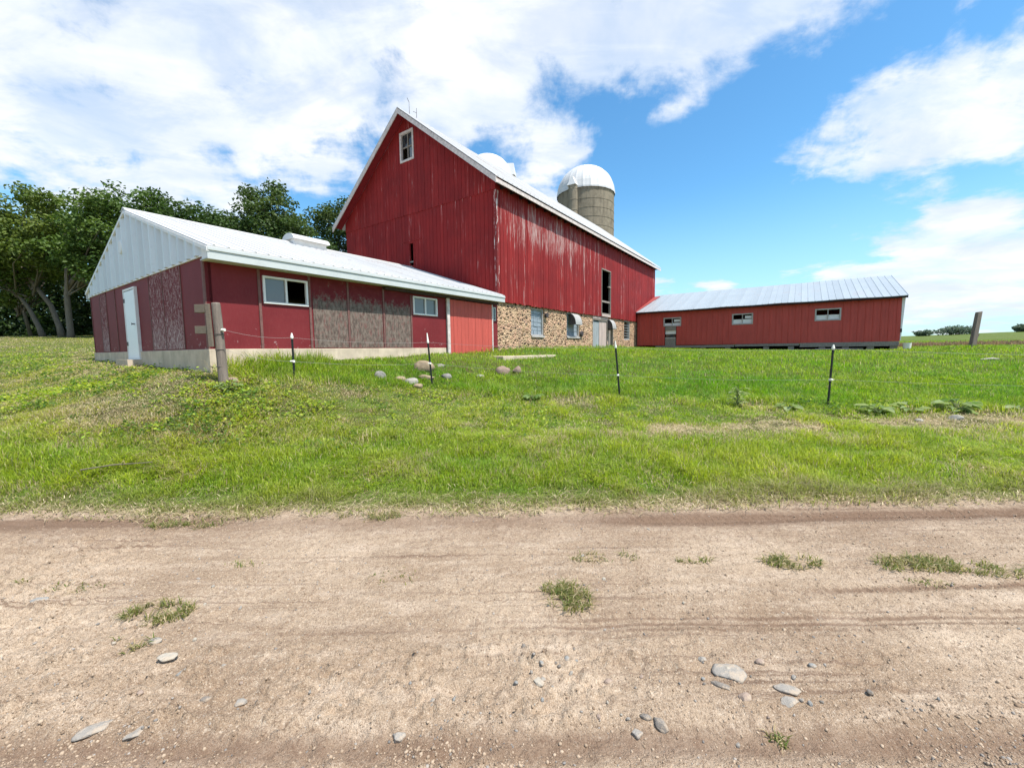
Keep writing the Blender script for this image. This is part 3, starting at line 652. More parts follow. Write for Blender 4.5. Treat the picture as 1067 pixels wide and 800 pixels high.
# ---- silos
def silo(x, y, r, zr, label, chute_dir, hood):
    zg = float(th(np.array([x]), np.array([y]))[0]) - .3; rz = zr + EYE
    s = empty('silo', (x, y, zg), 0, label, 'silo', 'silos behind the barn'); h = rz - zg
    m = MB(); m.lathe([(r, 0), (r, h)], 64)
    for k in range(int(h / .75)):
        z = h - .3 - k * .75; m.lathe([(r, z - .02), (r + .018, z - .012), (r + .018, z + .012), (r, z + .02)], 64)
    m.build('barrel', M['silo_conc'], s)
    d = MB(); n = 48; prof = [(r * 1.015 * math.cos(t), h + r * 1.0 * math.sin(t)) for t in [math.pi / 2 * i / 14 for i in range(15)]]; prof[-1] = (.05, prof[-1][1]); prof = [(r * 1.03, h - .12), (r * 1.03, h)] + prof[1:]
    vs = []; fs = []
    for rr, z in prof:
        for j in range(n * 2):
            a = math.pi * j / n; q = rr + (.03 if j % 4 == 0 else 0) * min(1, rr); vs.append((q * math.cos(a), q * math.sin(a), z))
    N_ = n * 2
    for i in range(len(prof) - 1):
        for j in range(N_): q = (j + 1) % N_; fs.append((i * N_ + j, i * N_ + q, (i + 1) * N_ + q, (i + 1) * N_ + j))
    fs.append(tuple((len(prof) - 1) * N_ + j for j in range(N_)))
    d.add(vs, fs); do = d.build('dome', M['dome'], s)
    c = MB(); a = R(chute_dir); cx, cy = math.cos(a) * (r + .12), math.sin(a) * (r + .12)
    c.lathe([(.40, 0), (.40, h + .05)], 20, cx, cy)
    for k in range(int(h / .9)): z = h - .25 - k * .9; c.lathe([(.40, z - .03), (.425, z), (.40, z + .03)], 20, cx, cy)
    c.build('chute', M['chute'], s)
    k = MB(); ca, sa = math.cos(a), math.sin(a)
    def hp(o, t, z): return (ca * o - sa * t, sa * o + ca * t, z)
    k.hexa([hp(r * .72, -.42, h + .02), hp(r + .5, -.42, h + .06), hp(r + .5, .42, h + .06), hp(r * .72, .42, h + .02)], [hp(r * .66, -.04, h + hood), hp(r + .3, -.04, h + hood * .9), hp(r + .3, .04, h + hood * .9), hp(r * .66, .04, h + hood)]); k.build('dome_hood', M['dome'], do)
    return s
silo(7.02, 39.0, 2.55, 14.05, 'tall grey concrete stave silo with white dome, showing its barrel above the barn roof', 236, .9)
silo(-2.2, 44.0, 2.5, 17.5, 'silo of which only the white dome peeks over the barn roof', -18, 1.5)

# ------------------------------------------------------------------ ground and road, one sheet split along the road's edges
def axis(segs):
    out = []
    for a, b, s0, s1 in segs:
        x = a
        n = max(1, int(2 * abs(b - a) / (s0 + s1))); t = np.arange(n) / n
        k = (s1 / s0); out.append(a + (b - a) * (t if abs(k - 1) < .01 else (k ** t - 1) / (k - 1)))
    return np.concatenate(out + [[segs[-1][1]]])
xp = axis([(0, 4.6, .014, .016), (4.6, 14, .02, .12), (14, 60, .15, 1.5), (60, 480, 2, 30)])
xs = np.concatenate([-xp[:0:-1], xp])
ys = axis([(-300, -8, 30, 1), (-8, .9, .6, .06), (.9, 1.25, .03, .014), (1.25, 4.3, .0125, .0145), (4.3, 9, .03, .09), (9, 40, .1, .6), (40, 480, 1, 30)])
GX, GY = np.meshgrid(xs, ys)
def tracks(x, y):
    """wheel ruts: depth, tread relief, and how dark the dirt is there"""
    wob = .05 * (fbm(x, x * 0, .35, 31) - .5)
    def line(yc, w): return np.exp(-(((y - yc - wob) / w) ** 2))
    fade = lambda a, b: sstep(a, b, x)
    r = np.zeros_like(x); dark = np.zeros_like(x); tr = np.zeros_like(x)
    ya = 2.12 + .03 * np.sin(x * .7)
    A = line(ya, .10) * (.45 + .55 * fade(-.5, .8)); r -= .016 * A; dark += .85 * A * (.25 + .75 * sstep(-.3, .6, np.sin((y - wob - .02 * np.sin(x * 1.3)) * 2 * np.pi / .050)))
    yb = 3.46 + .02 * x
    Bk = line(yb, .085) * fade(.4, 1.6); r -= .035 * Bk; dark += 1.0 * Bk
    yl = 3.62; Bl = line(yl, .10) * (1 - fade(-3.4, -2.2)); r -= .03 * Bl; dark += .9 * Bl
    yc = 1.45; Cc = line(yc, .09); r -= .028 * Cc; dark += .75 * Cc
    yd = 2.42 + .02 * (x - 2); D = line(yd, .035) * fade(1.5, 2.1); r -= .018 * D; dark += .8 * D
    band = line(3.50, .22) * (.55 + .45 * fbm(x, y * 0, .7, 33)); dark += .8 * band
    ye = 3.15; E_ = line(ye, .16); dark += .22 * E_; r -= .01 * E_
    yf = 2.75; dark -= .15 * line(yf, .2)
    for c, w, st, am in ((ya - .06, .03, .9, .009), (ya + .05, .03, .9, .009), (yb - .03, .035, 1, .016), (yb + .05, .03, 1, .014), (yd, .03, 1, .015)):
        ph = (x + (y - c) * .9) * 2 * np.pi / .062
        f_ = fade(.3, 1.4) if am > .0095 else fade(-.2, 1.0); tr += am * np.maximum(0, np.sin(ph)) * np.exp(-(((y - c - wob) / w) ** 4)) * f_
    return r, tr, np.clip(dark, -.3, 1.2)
def road_relief(x, y):
    r, tr, dark = tracks(x, y)
    w = sstep(.4, 1.2, y) * (1 - sstep(3.7, 4.1, y))
    n = fbm(x, y * 1.3, 4.0, 41) - .5; n2 = fbm(x * .7 + y * .35, y * 1.6, 13, 42, 3) - .5; n3 = vnoise(x, y, 60, 43) - .5; n4 = fbm(x, y, 28, 46, 3)
    rough = sstep(.35, .65, fbm(x, y, .9, 44)) * (1 - .75 * np.clip(dark, 0, 1)) * (1 - .8 * sstep(1.85, 2.15, y) * (1 - sstep(3.5, 3.8, y)) * sstep(-2.6, -1.4, x))
    cl = np.maximum(0, n4 - .56) * rough
    rid = np.abs(fbm(x * .8 + y * .5, y * 1.5 - x * .4, 7, 45, 3) - .5) * rough
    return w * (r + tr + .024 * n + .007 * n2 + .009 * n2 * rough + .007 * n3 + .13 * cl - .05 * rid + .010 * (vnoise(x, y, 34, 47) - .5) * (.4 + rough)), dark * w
def ground_z(x, y):
    z = th(x, y); k = (y > .3) & (y < 4.2) & (np.abs(x) < 16)
    if k.any():
        rr, _ = road_relief(x[k], y[k]); z = z.copy(); z[k] += rr
    return z
gx, gy = GX.ravel(), GY.ravel()
gz = ground_z(gx, gy)
nx, ny = len(xs), len(ys)
idx = np.arange(nx * ny).reshape(ny, nx)
quads = np.stack([idx[:-1, :-1], idx[:-1, 1:], idx[1:, 1:], idx[1:, :-1]], -1).reshape(-1, 4)
cxm = gx[quads].mean(1); cym = gy[quads].mean(1)
on_road = (cym < edge(cxm)) & (cym > -3.2)
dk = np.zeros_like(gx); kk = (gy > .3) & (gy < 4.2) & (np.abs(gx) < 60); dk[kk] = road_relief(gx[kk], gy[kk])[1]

def dirt_color(g):
    v = g.vec(); n1 = g.noise(v, .8, 6, .6); n2 = g.noise(g.vec((1.2, 5, 1)), 1.6, 6, .65); n3 = g.noise(v, 16, 5, .7); n4 = g.noise(v, 110, 3, .75); n5 = g.noise(v, 48, 4, .75)
    c = g.mix(g.mapr(n1, .35, .68), (.305, .215, .142), (.485, .37, .262))
    c = g.mix(g.mapr(n2, .45, .72, 0, .55), c, (.60, .48, .365))
    c = g.mix(g.mapr(n3, .53, .63, 0, .42), c, (.22, .145, .095))
    c = g.mix(g.mapr(n5, .56, .62, 0, .55), c, (.13, .088, .060))
    c = g.mix(g.mapr(n5, .42, .36, 0, .45), c, (.68, .575, .45))
    n6 = g.noise(v, 210, 2, .7); ln = g.noise(g.vec((.55, 26, 1)), 1, 5, .65); lz = g.mapr(g.noise(g.vec((.25, 1.6, 1)), 1, 3, .5), .42, .6)
    c = g.mix(g.math('MULTIPLY', g.mapr(ln, .52, .66), g.math('MULTIPLY', lz, .9)), c, (.18, .115, .077))
    c = g.mix(g.mapr(n6, .56, .64, 0, .6), c, (.15, .105, .074)); c = g.mix(g.mapr(n6, .43, .36, 0, .5), c, (.66, .56, .45))
    c = g.mix(g.mapr(n4, .56, .63, 0, .6), c, (.15, .105, .074))
    return c, n3, n4, n5
def m_road(g, b):
    c, n3, n4, n5 = dirt_color(g)
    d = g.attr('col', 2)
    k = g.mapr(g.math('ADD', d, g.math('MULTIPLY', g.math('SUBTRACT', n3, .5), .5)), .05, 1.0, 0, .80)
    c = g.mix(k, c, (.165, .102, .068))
    g.set(b.inputs['Base Color'], c)
    h = g.math('ADD', g.math('ADD', g.math('MULTIPLY', n3, .6), g.math('MULTIPLY', n5, .6)), g.math('MULTIPLY', n4, .3))
    g.set(b.inputs['Normal'], g.bump(h, .9, .03))
M['dirt'] = mat('road_dirt', m_road, rough=.95, spec=.1)
def m_ground(g, b):
    c, n3, n4, n5 = dirt_color(g)
    v = g.vec(); x, y, z = g.sep(v)
    n1 = g.noise(v, .35, 5, .6); f = g.noise(v, 26, 4, .7); m_ = g.noise(v, 2.2, 5, .65)
    soil = g.mix(g.mapr(f, .35, .7), (.060, .058, .020), (.13, .115, .05))
    gr = g.mix(g.mapr(m_, .35, .7), (.060, .105, .020), (.105, .145, .032)); gr = g.mix(g.mapr(f, .5, .75, 0, .6), gr, (.035, .055, .014))
    near = g.mix(g.mapr(m_, .35, .6), soil, gr)
    far = g.mix(g.mapr(n1, .35, .7), (.075, .115, .025), (.13, .155, .045)); far = g.mix(g.mapr(g.noise(g.vec((.3, 1, 1)), .09, 4, .6), .5, .7, 0, .5), far, (.17, .15, .07))
    k = g.mapr(y, 24, 45)
    gc = g.mix(k, near, far)
    dy = g.math('DIVIDE', g.math('SUBTRACT', y, g.math('MULTIPLY_ADD', x, .02, 6.5)), .5); bs = g.math('MULTIPLY', g.math('EXPONENT', g.math('MULTIPLY', g.math('MULTIPLY', dy, dy), -1.0)), g.mapr(x, .2, 1.8))
    gc = g.mix(g.mapr(g.math('MULTIPLY', bs, g.math('ADD', g.math('MULTIPLY', g.math('SUBTRACT', g.noise(v, 1.1, 5, .7), .5), 2.6), m_)), .22, .6, 0, .85), gc, g.mix(f, (.26, .19, .105), (.50, .40, .25)))
    e = g.mapr(g.math('ADD', y, g.math('MULTIPLY', g.math('SUBTRACT', m_, .5), .9)), 4.3, 3.7)
    gc = g.mix(e, gc, g.mix(.35, c, (.24, .19, .09)))
    g.set(b.inputs['Base Color'], gc); g.set(b.inputs['Normal'], g.bump(g.math('ADD', f, m_), .8, .04))
M['soil'] = mat('meadow_ground', m_ground, rough=.95, spec=.05)
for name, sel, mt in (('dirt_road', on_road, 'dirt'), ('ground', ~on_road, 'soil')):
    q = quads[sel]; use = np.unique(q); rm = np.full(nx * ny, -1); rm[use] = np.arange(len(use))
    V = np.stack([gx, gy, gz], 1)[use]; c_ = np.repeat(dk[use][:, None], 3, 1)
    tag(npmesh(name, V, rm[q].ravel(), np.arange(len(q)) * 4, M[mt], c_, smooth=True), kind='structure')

# ------------------------------------------------------------------ grass
FOOT = [((-.03, 9.1), (-.03, 9.09)), ((9.06, 29.1), (-.05, 9.2)), ((24.92, 34.4), (-13.35, 0))]
def to_local(x, y): dx, dy = x - CX, y - CY; return np.sin(TH) * dx + np.cos(TH) * dy, -np.cos(TH) * dx + np.sin(TH) * dy
def outside(x, y, m=0.0):
    a, b = to_local(x, y); k = np.ones(len(x), bool)
    for (p, q), (r, s) in FOOT: k &= ~((a > p - m) & (a < q + m) & (b > r - m) & (b < s + m))
    return k
def wall_dist(x, y):
    a, b = to_local(x, y); d = np.full(len(x), 1e9)
    for (p, q), (r, s) in FOOT: d = np.minimum(d, np.hypot(np.maximum(0, np.maximum(p - a, a - q)), np.maximum(0, np.maximum(r - b, b - s))))
    return d
def seen(x, y):         # not behind a building (with a metre to spare)
    ca, cb = to_local(np.array([0.]), np.array([0.])); a, b = to_local(x, y); k = np.ones(len(x), bool)
    for (p, q), (r, s) in FOOT:
        p, q, r, s = p + 1, q - 1, r + 1, s - 1; da, db = a - ca, b - cb
        t0 = np.zeros(len(x)); t1 = np.ones(len(x))
        for o, d, lo, hi in ((ca, da, p, q), (cb, db, r, s)):
            d = np.where(np.abs(d) < 1e-9, 1e-9, d); u, w = (lo - o) / d, (hi - o) / d; t0 = np.maximum(t0, np.minimum(u, w)); t1 = np.minimum(t1, np.maximum(u, w))
        k &= ~(t0 < t1)
    return k
FX = np.array([-14, -5.2, -4.2, -1.9, 2.4, 6.14, 9, 13, 20, 40]); FY = np.array([7.7, 7.4, 7.7, 9.3, 9.1, 7.75, 7.1, 7.0, 8.2, 12.])
fence_y = lambda x: np.interp(x, FX, FY)
def blades(name, P, h, w, yaw, lean, col, material, droop=0.0):
    """one tapering, bending blade at each point; lean is the horizontal reach as a share of the height"""
    n = len(P); c, s = np.cos(yaw), np.sin(yaw); side = np.stack([c, s, 0 * c], 1) * (w / 2)[:, None]
    fw = np.stack([-s, c, 0 * c], 1); up = np.array([0, 0, 1.])
    mid = P + fw * (h * lean * .35)[:, None] + up * (h * .6)[:, None]; tip = P + fw * (h * lean)[:, None] + up * (h * (1 - droop * np.minimum(1, lean * .5)))[:, None]
    V = np.stack([P - side, P + side, mid - side * .75, mid + side * .75, tip], 1).reshape(-1, 3)
    o = (np.arange(n) * 5)[:, None]
    L = (o + np.array([0, 1, 3, 2, 2, 3, 4])[None]).ravel(); st = (np.arange(n)[:, None] * 7 + np.array([0, 4])[None]).ravel()
    return npmesh(name, V, L, st, M[material], np.repeat(col, 5, 0))
def scatter(n, y0, y1, x0=None, x1=None, pw=1.0, wide=1.34):
    u = RNG.random(n); y = (y0 ** (1 - pw) + u * (y1 ** (1 - pw) - y0 ** (1 - pw))) ** (1 / (1 - pw)) if abs(pw - 1) > 1e-6 else y0 * (y1 / y0) ** u
    x = RNG.uniform(-1, 1, n) * (wide * y + 3.2)
    k = np.ones(n, bool)
    if x0 is not None: k &= x > x0
    if x1 is not None: k &= x < x1
    return x[k], y[k]
def mixc(a, b, t): return np.array(a)[None] * (1 - t[:, None]) + np.array(b)[None] * t[:, None]
def zones(x, y):
    s = y - edge(x); fy = fence_y(x); wd = wall_dist(x, y)
    patch = fbm(x, y, .55, 21); fine = fbm(x, y, 2.1, 22); big = fbm(x, y, .22, 23)
    inside = sstep(-.25, .35, y - fy) * sstep(-6.5, -4.5, x)           # the grazed yard behind the fence
    left = (1 - sstep(-5.5, 0.0, x - .35 * (y - 6))) * (1 - inside) * sstep(5.0, 5.9, y)
    strip = sstep(.1, 1.6, x + 1.2 * (fine - .5)) * np.exp(-((y - (6.55 + .8 * (patch - .5) + .02 * x)) / .5) ** 2) * sstep(.36, .54, fbm(x, y, 1.3, 28, 3))
    strip = np.maximum(strip, .8 * sstep(.57, .7, patch + .25 * (fine - .5)) * (1 - inside) * sstep(5.2, 6.0, y))
    return s, fy, wd, patch, fine, big, inside, left, strip
GREEN, YEL, DARK, OLIVE, DRY, PALE = (.185, .320, .033), (.380, .435, .058), (.085, .175, .028), (.26, .26, .068), (.42, .335, .17), (.58, .49, .32)
def grass_field():
    xs_, ys_ = [], []
    for n, y0, y1, pw in ((560000, 3.55, 11, 1.0), (270000, 11, 42, 1.0)):
        x, y = scatter(n, y0, y1, pw=pw); xs_.append(x); ys_.append(y)
    x, y = np.concatenate(xs_), np.concatenate(ys_)
    k = outside(x, y, .03) & seen(x, y) & (y > edge(x) - .12); x, y = x[k], y[k]
    s, fy, wd, patch, fine, big, inside, left, strip = zones(x, y)
    keep = RNG.random(len(x)) < np.clip(.12 + 1.1 * sstep(-.05, .35, s), 0, 1) * (1 - .93 * strip) * (1 - .35 * left * (fine > .5))
    x, y = x[keep], y[keep]; s, fy, wd, patch, fine, big, inside, left, strip = [q[keep] for q in (s, fy, wd, patch, fine, big, inside, left, strip)]
    n = len(x); r = RNG.random
    clump = fbm(x, y, 3.3, 24, 3); h = .07 + .065 * sstep(.3, 1.1, s) * (1 - sstep(2.2, 3.0, s)) + .12 * (patch - .45) + .16 * (clump - .47)
    h = h * .85; h = h * (1 - inside) + inside * (.075 + .07 * fine)
    h += .12 * np.exp(-((y - fy) / .35) ** 2) * sstep(.45, .6, fine) * (x > -5)
    h *= 1 - .35 * left - .3 * strip
    a_, b_ = to_local(x, y); tall = np.exp(-(wd / .4)) * (b_ < .2) * (a_ > 0) * np.where(a_ > 22, 0, np.where(a_ < 2.2, 1, .35)); h += tall * (.14 + .3 * fine); h *= 1 - .55 * np.exp(-wd / .7) * ((a_ > 22) | ((a_ > 2.4) & (a_ < 8)))
    h = np.maximum(.03, h * (.55 + .8 * r(n)))
    w = np.clip(.0035 + .00085 * y, .005, .03) * (.7 + .6 * r(n))
    lean = np.abs(RNG.normal(.6, .45, n)) + .9 * (1 - sstep(.1, .55, s)) * r(n) + .4 * left
    yaw = np.where(r(n) < .35, 9 * fbm(x, y, 1.7, 25, 2) + RNG.normal(0, .6, n), r(n) * 2 * np.pi); lean = lean + .6 * sstep(.52, .66, fbm(x, y, 1.1, 26, 3)) * (1 - inside)
    t = np.clip(patch * 1.3 + clump * 1.2 - .62 + RNG.normal(0, .22, n), 0, 1)
    verge = mixc(GREEN, YEL, t)
    yard = mixc((.150, .305, .032), YEL, np.clip(t * .75 - .15 + .45 * (big - .4), 0, 1)); dkm = np.clip((.48 - fine) * 4, 0, 1); yard = yard * (1 - .5 * dkm[:, None]) + np.array(DARK)[None] * .5 * dkm[:, None]
    c = verge * (1 - inside[:, None]) + yard * inside[:, None]
    lc = mixc((.40, .41, .075), OLIVE, np.clip(fine * 1.6 - .4 + RNG.normal(0, .2, n), 0, 1)); c = c * (1 - .8 * left[:, None]) + lc * .8 * left[:, None]
    dry = (r(n) < .07 + .25 * sstep(.55, .68, fbm(x, y, 1.9, 27, 3)) * (1 - inside) + .5 * strip + .38 * (1 - sstep(-.05, .38, s)) + .16 * left + .25 * left * (patch > .5) + .0 * inside) & ((inside < .5) | (r(n) < .35))
    c[dry] = mixc(DRY, PALE, r(n))[dry]; old = r(n) < .08; c[old & ~dry] = mixc(OLIVE, DARK, r(n))[old & ~dry]
    brown = (x > 21.5) & (np.abs(y - (27.5 + .04 * (x - 25))) < 2.2) & (r(n) < .85); h[brown] *= 2.2; c[brown] = mixc((.16, .10, .06), (.26, .19, .11), r(n))[brown]
    fr = (1 - sstep(.1, .7, s))[:, None] * .55; c = c * (1 - fr) + mixc((.13, .15, .05), (.26, .23, .11), r(n)) * fr
    c *= (.66 + .68 * r(n))[:, None]
    P = np.stack([x, y, ground_z(x, y) - .01], 1)
    tag(blades('grass', P, h, w, yaw, lean, c, 'grass', .45), 'green grass growing over the verge and the yard', 'grass', kind='stuff')
grass_field()
def straw_field():
    x, y = scatter(330000, 3.5, 30, pw=1.2); k = outside(x, y, .05) & seen(x, y); x, y = x[k], y[k]
    s, fy, wd, patch, fine, big, inside, left, strip = zones(x, y)
    p = np.clip(1.1 * strip + .26 * np.exp(-((s - .05) / .15) ** 2) + .55 * left * sstep(.40, .58, patch) + .05, 0, 1) * (s > -.16) * (1 - .8 * inside)
    k = RNG.random(len(x)) < p; x, y = x[k], y[k]; n = len(x); r = RNG.random
    h = .012 + .03 * r(n); ln = .05 + .12 * r(n)
    c = mixc((.30, .235, .115), (.56, .47, .30), r(n)) * (.7 + .5 * r(n))[:, None]
    g_ = r(n) < .2; c[g_] = mixc(OLIVE, (.17, .20, .05), r(n))[g_]
    P = np.stack([x, y, ground_z(x, y) + .005 + .025 * r(n)], 1); w = np.clip(.003 + .0007 * y, .004, .02) * (.7 + .6 * r(n))
    tag(blades('dry_grass', P, h, w, r(n) * 2 * np.pi, ln / h, c, 'straw', .9), 'pale dry cut grass lying along the verge', 'dry grass', kind='stuff')
straw_field()
def tuft_field():
    X, Y, H = [], [], []
    for cx, cy, rx, ry, n, hh in ((.33, 2.36, .13, .15, 420, .05), (.26, 2.46, .10, .06, 140, .04), (-2.08, 2.27, .20, .10, 620, .045), (-2.0, 2.02, .10, .06, 200, .035), (.65, 2.83, .26, .07, 190, .035), (1.26, 2.8, .16, .06, 170, .035),
                              (1.93, 2.74, .20, .09, 480, .045), (2.75, 2.68, .30, .10, 750, .05), (3.2, 2.6, .3, .10, 500, .045), (-2.0, 2.82, .2, .06, 70, .03), (-2.86, 2.55, .2, .05, 70, .03), (-3.45, 2.62, .2, .06, 110, .035), (-1.3, 3.62, .3, .1, 300, .06), (-2.9, 3.5, .35, .09, 420, .06), (1.02, 1.47, .05, .03, 40, .03), (-.75, 2.62, .25, .12, 60, .02), (2.55, 2.45, .3, .05, 120, .03)):
        th_ = RNG.random(n) * 2 * np.pi; q = RNG.random(n) ** .6; px = cx + rx * q * np.cos(th_); py = cy + ry * q * np.sin(th_); k = fbm(px, py, 9, 51) > .42
        X.append(px[k]); Y.append(py[k]); H.append(np.full(k.sum(), hh))
    x, y, h = map(np.concatenate, (X, Y, H)); n = len(x); r = RNG.random
    h = h * (.5 + .9 * r(n)); c = mixc((.10, .15, .032), (.24, .215, .075), r(n)) * (.75 + .5 * r(n))[:, None]; d = r(n) < .22; c[d] = mixc(DRY, PALE, r(n))[d]
    tag(blades('road_grass', np.stack([x, y, ground_z(x, y) - .004], 1), h, .0045 + .003 * r(n), r(n) * 6.283, .6 + 1.3 * r(n), c, 'grass', .6), 'small worn tufts of grass growing in the dirt road', 'grass', kind='stuff')
tuft_field()
def leaf_mesh(name, P, D, N, L, W, col, material, parent=None, fold=.22):
    """ovate folded leaves: base P, direction D, normal N, length L, width W"""
    S = np.cross(D, N); S /= np.linalg.norm(S, axis=1)[:, None] + 1e-9; N = np.cross(S, D)
    a = lambda t: P + D * (L * t)[:, None]
    up = N * (W * fold)[:, None]
    V = np.stack([P, a(.38) + S * (W * .5)[:, None] + up, a(.78) + S * (W * .30)[:, None] + up * .4, a(1.0) - N * (L * .12)[:, None], a(.78) - S * (W * .30)[:, None] + up * .4, a(.38) - S * (W * .5)[:, None] + up], 1).reshape(-1, 3)
    n = len(P); o = (np.arange(n) * 6)[:, None]; Lp = (o + np.array([0, 1, 2, 3, 0, 3, 4, 5])[None]).ravel(); st = (np.arange(n)[:, None] * 8 + np.array([0, 4])[None]).ravel()
    return npmesh(name, V, Lp, st, M[material], np.repeat(col, 6, 0), parent)
def norm(v): return v / (np.linalg.norm(v, axis=1)[:, None] + 1e-9)
def broadleaf():
    x, y = scatter(170000, 4.6, 18, pw=1.3); k = outside(x, y, .05) & seen(x, y); x, y = x[k], y[k]
    s, fy, wd, patch, fine, big, inside, left, strip = zones(x, y)
    cl = fbm(x, y, 1.3, 61, 3)
    cl = .6 * cl + .4 * fbm(x, y, 3.7, 62, 2)
    p = (.8 * left * sstep(.44, .62, cl) + .45 * (1 - inside) * sstep(5.2, 6.2, y) * sstep(.50, .62, cl) * (x < 2.5) + .8 * np.exp(-((y - fy) / .3) ** 2) * sstep(.52, .62, cl) * (x > 3) + .10 * inside * sstep(.5, .6, cl)) * (1 - .6 * strip)
    p += .6 * np.exp(-(((x + 4.6) / .9) ** 2 + ((y - 6.95) / .35) ** 2))
    k = RNG.random(len(x)) < p; x, y, cl = x[k], y[k], cl[k]; n = len(x); r = RNG.random
    th_ = r(n) * 6.283; el = r(n) * .9 - .1; D = np.stack([np.cos(th_) * np.cos(el), np.sin(th_) * np.cos(el), np.sin(el)], 1)
    N = norm(np.stack([RNG.normal(0, .35, n), RNG.normal(0, .35, n), np.ones(n)], 1))
    P = np.stack([x, y, ground_z(x, y) + .02 + .13 * r(n) * sstep(.45, .7, cl)], 1)
    c = mixc((.19, .32, .032), (.42, .46, .06), r(n)); d = (r(n) < .2) | ((fbm(x, y, 1.05, 63, 3) > .53) & (r(n) < .75)); c[d] = mixc((.075, .15, .028), (.12, .20, .036), r(n))[d]; c *= (.8 + .4 * r(n))[:, None]
    L = (.018 + .032 * r(n)) * (1 + y * .03); tag(leaf_mesh('ground_weeds', P, D, N, L, L * (.55 + .3 * r(n)), c, 'weed'), 'broad leaved weeds mixed into the grass', 'weeds', kind='stuff')
broadleaf()

# ------------------------------------------------------------------ single weed plants along the fence
def gz1(x, y): return float(ground_z(np.array([float(x)]), np.array([float(y)]))[0])
def weed(x, y, n, L, H, label, pale=.0, stalk=False):
    o = empty('weed_plant', (x, y, gz1(x, y)), RNG.random() * 6, label, 'weed', 'big leaved weeds along the fence')
    st = MB(); Ps, Ds = [], []
    for i in range(n):
        a = i * 2.4 + RNG.random() * .5; el = .35 + .8 * RNG.random(); z0 = (H * .75 * (i / n) if stalk else .01); q = (.3 + .7 * RNG.random()) * H * (.35 if stalk else .8)
        b = Vector((0, 0, z0)); t = Vector((math.cos(a) * q * math.cos(el), math.sin(a) * q * math.cos(el), z0 + q * math.sin(el)))
        st.tube([b, b.lerp(t, .5) + Vector((0, 0, .02)), t], [.006, .005, .003], 5); Ps.append(t); Ds.append((math.cos(a) * .9, math.sin(a) * .9, .25 - .5 * RNG.random()))
    if stalk: st.tube([(0, 0, 0), (.01, 0, H * .5), (.02, .01, H)], [.01, .008, .004], 6)
    st.build('stem', M['weed_stem'], o)
    P = np.array([tuple(p) for p in Ps]); D = norm(np.array(Ds)); N = norm(np.stack([RNG.normal(0, .25, n), RNG.normal(0, .25, n), np.ones(n)], 1)); r = RNG.random(n)
    Ls = L * (.6 + .6 * r); c = mixc((.12, .21, .045), (.30, .36, .16), np.clip(r * .8 + pale, 0, 1))
    leaf_mesh('leaf_blades', P, D, N, Ls, Ls * (.3 if stalk else .62), c, 'weed', o)
M['weed_stem'] = simple('weed_stem', (.13, .16, .06), .7)
for q in ((4.46, 8.05, 34, .13, .44, 'tall pale leafy thistle standing left of the rightmost fence stake', .5, True), (5.25, 7.72, 14, .20, .20, 'low spreading broad leaved weed close on the left of the rightmost fence stake', .35), (6.6, 7.34, 16, .20, .22, 'broad leaved weed just right of the rightmost fence stake', .25),
          (7.15, 7.3, 12, .18, .2, 'smaller weed between two larger broad leaved weeds right of the rightmost stake', .3), (8.0, 7.28, 30, .24, .30, 'largest dark clump of burdock leaves above a pale stone, far right of the stakes', .0), (9.0, 7.2, 10, .16, .22, 'sparse pale weed at the right edge of the verge', .55), (.44, 8.72, 26, .15, .24, 'dark leafy clump in the middle of the verge below the pink stone', -.2), (-4.85, 7.0, 22, .13, .22, 'leafy weed clump at the foot of the wooden corner post', .1)):
    weed(*q)

# ------------------------------------------------------------------ stones
def rock_mesh(name, sx, sy, sz, seed, material, sub=3, sharp=.35):
    bm = bmesh.new(); bmesh.ops.create_icosphere(bm, subdivisions=sub, radius=1.0); rg = np.random.default_rng(seed)
    cut = [(Vector(rg.normal(size=3)).normalized(), rg.uniform(.55, .9)) for _ in range(9)]
    ph = rg.uniform(0, 9, 6)
    for v in bm.verts:
        p = v.co.copy()
        for nrm, d in cut:
            e = p.dot(nrm) - d
            if e > 0: p -= nrm * e * (.75 + sharp * .5)
        p *= 1 + .07 * math.sin(p.x * 5 + ph[0]) * math.sin(p.y * 6 + ph[1]) + .03 * math.sin(p.z * 9 + ph[2] + p.x * 7)
        v.co = (p.x * sx, p.y * sy, p.z * sz)
    me = bpy.data.meshes.new(name); bm.to_mesh(me); bm.free(); me.materials.append(M[material]); me.polygons.foreach_set('use_smooth', np.ones(len(me.polygons), bool))
    o = bpy.data.objects.new(name, me); COL.objects.link(o); return o
import bmesh
def rock(x, y, sx, sy, sz, mt, label, rz=0, sink=.35, group=None, seed=None, name='stone'):
    o = rock_mesh(name, sx, sy, sz, seed if seed is not None else int(abs(x * 971 + y * 389) * 10), mt); o.location = (x, y, gz1(x, y) + sz * (1 - 2 * sink)); o.rotation_euler = (0, 0, rz)
    return tag(o, label, 'stone', group)
PG = 'fieldstones lying in the yard grass'
